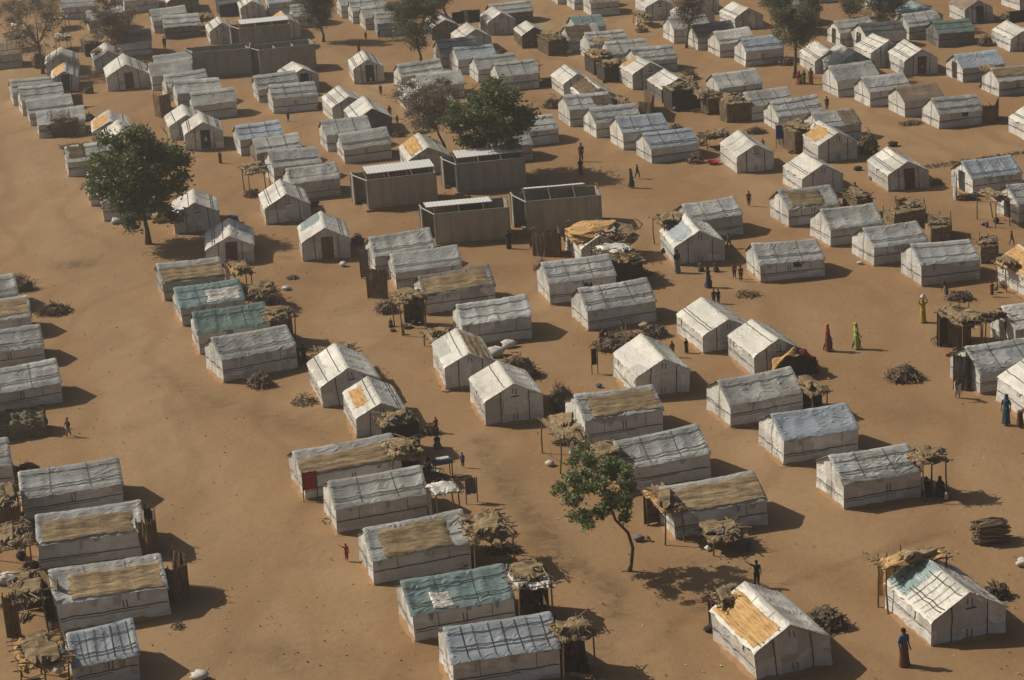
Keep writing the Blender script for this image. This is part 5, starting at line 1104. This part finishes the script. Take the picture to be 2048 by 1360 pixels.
vessel(1952, 693, .2, 'orange', 'orange bowl in front of the right mat store')
sack(16, 1166, .42, 'whitec', 'white sack on the straw at the left edge')
sack(464, 444, .4, 'bluec', 'blue bundle beside the gable shelter right of the left tree')
sack(686, 531, .22, 'whitec', 'small white rag below the wooden door shelter')
sack(573, 580, .22, 'whitec', 'small white rag right of the low thatch canopy')
sack(1100, 930, .2, 'whitec', 'small white rag left of the young tree crown')
sack(990, 712, .45, 'whitec', 'white bundle on the dark heap right of centre gables')
sack(1018, 694, .35, 'whitec', 'smaller white bundle behind the dark centre heap')
sack(1290, 656, .28, 'mat', 'tan bundle at the branch heap in the middle')
sack(1278, 1080, .2, 'greyc', 'grey bag at the foot of a pole right of the young tree')
sack(2046, 1130, .25, 'whitec', 'white bundle cut by the right edge, lower right')
sack(1420, 1262, .2, 'darkc', 'dark bag beside the bottom gable shelter')
sack(1720, 528, .16, 'whitec', 'small white scrap before the third right row shelter')
sack(400, 1358, .3, 'whitec', 'white scrap at the bottom edge of the dirt track')
sack(320, 443, .5, 'mat', 'pale and brown basket behind the left tree trunk')
sack(232, 446, .3, 'whitec', 'white rag before the shelter under the left tree')
sack(1716, 340, .25, 'darkc', 'small dark bundle on the sand at right middle')
sack(1786, 292, .3, 'darkc', 'dark bundle on open sand near the brown cone')
sack(1198, 774, .16, 'bluec', 'small blue scrap left of the lone gable shelter')
sack(628, 412, .3, 'brownc', 'brown bundle on sand right of the rear latrine gable shelter')
sack(2010, 700, .3, 'pink', 'pink bundle beside the right edge white shelter')
sack(70, 604, .1, 'whitec', 'tiny white scrap near the dark heap on the track')
# concrete slab left of the front latrine
mb = MB(); mb.box((0, 0, .2), (1.6, .8, .42)); 
tag(mb.build('washing_slab', M['mud'], None, loc=gp(818, 476), rz=R(14)), 'low concrete washing slab left of the front latrine', 'slab')
# ragged makeshift hut at the left edge
def ragged(px, py, label):
    b = gp(px, py); root = thing('makeshift_hut', b, label, 'hut', None, R(8)); mb = MB()
    def f(a, b_): 
        t = a*math.pi*1.0; x = (b_-.5)*2.6; y = math.cos(t)*.95; z = max(0, math.sin(t))**.6*1.25
        q = 1+.30*ns(x*1.6, t*2.2, 5)+.14*ns(x*6, t*6, 8); return (x*(1-.06*math.sin(t))+.1*ns(x*3, t*4, 2), y*q, z*q*.82)
    mb.grid(f, 30, 26, 0); mb.build('cover_sheets', M['rag'], root, smooth=False)
    mb = MB(); mb.grid(lambda a, b_: (1.25+.02*ns(a*5, b_*5, 1), math.cos(a*math.pi)*.85*b_, max(0, math.sin(a*math.pi))**.6*1.15*b_), 14, 5); mb.build('end_wall', M['thatch'], root)
    mb = MB()
    for i in range(8): mb.tube([(rnd(-1.2, 1.2), .4, 1.2), (rnd(-1.5, 1.7), rnd(.2, .7), rnd(1.2, 1.45)), (rnd(-1.2, 1.9), rnd(.5, .9), rnd(1.1, 1.4))], .03, 5)
    mb.build('branches', M['stick_dark'], root)
M['rag'] = plain('patched_rags', (.22, .19, .125), (.07, .06, .042), 4.5, .95, (1, 1, 1), .1, .1)
ragged(46, 866, 'ragged olive and tan patched hut at the left edge')
# dusty air over the whole camp
mb = MB(); mb.box((0, 400, 24.0), (1400, 1000, 50.0))
hz_ = mb.build('haze', [], None); hz_['kind'] = 'stuff'; hz_['label'] = 'thin warm dust haze in the air over the camp'
hm = bpy.data.materials.new('dust_haze'); hm.use_nodes = True; t_ = hm.node_tree; t_.nodes.clear()
pv = t_.nodes.new('ShaderNodeVolumePrincipled'); pv.inputs['Color'].default_value = (.95, .90, .82, 1); pv.inputs['Density'].default_value = .00046; pv.inputs['Anisotropy'].default_value = .3
ou = t_.nodes.new('ShaderNodeOutputMaterial'); t_.links.new(pv.outputs[0], ou.inputs['Volume']); hz_.data.materials.append(hm)
# scattered stones and litter
random.seed(77)
mb = MB()
for i in range(1700):
    p = gp(rnd(-40, 2090), rnd(30, 1400)); r = rnd(.015, .045)
    mb.ball((p.x, p.y, r*.2), (r*rnd(.8, 1.5), r, r*.7), 5, random.choice((0, 0, 1, 1, 2)), .4, i)
o = mb.build('ground_litter', [M['mud'], M['stick_dark'], M['whitec']], None); o['kind'] = 'stuff'; o['label'] = 'small stones, dung and scraps scattered over the sand'; o['category'] = 'litter'
seen = {}
for o in ALL:
    l = o.get('label')
    if l in seen: print('DUP LABEL', l)
    seen[l] = 1
    n = len((l or '').split())
    if n < 4 or n > 16: print('LEN', n, l)
print('things', len(ALL))
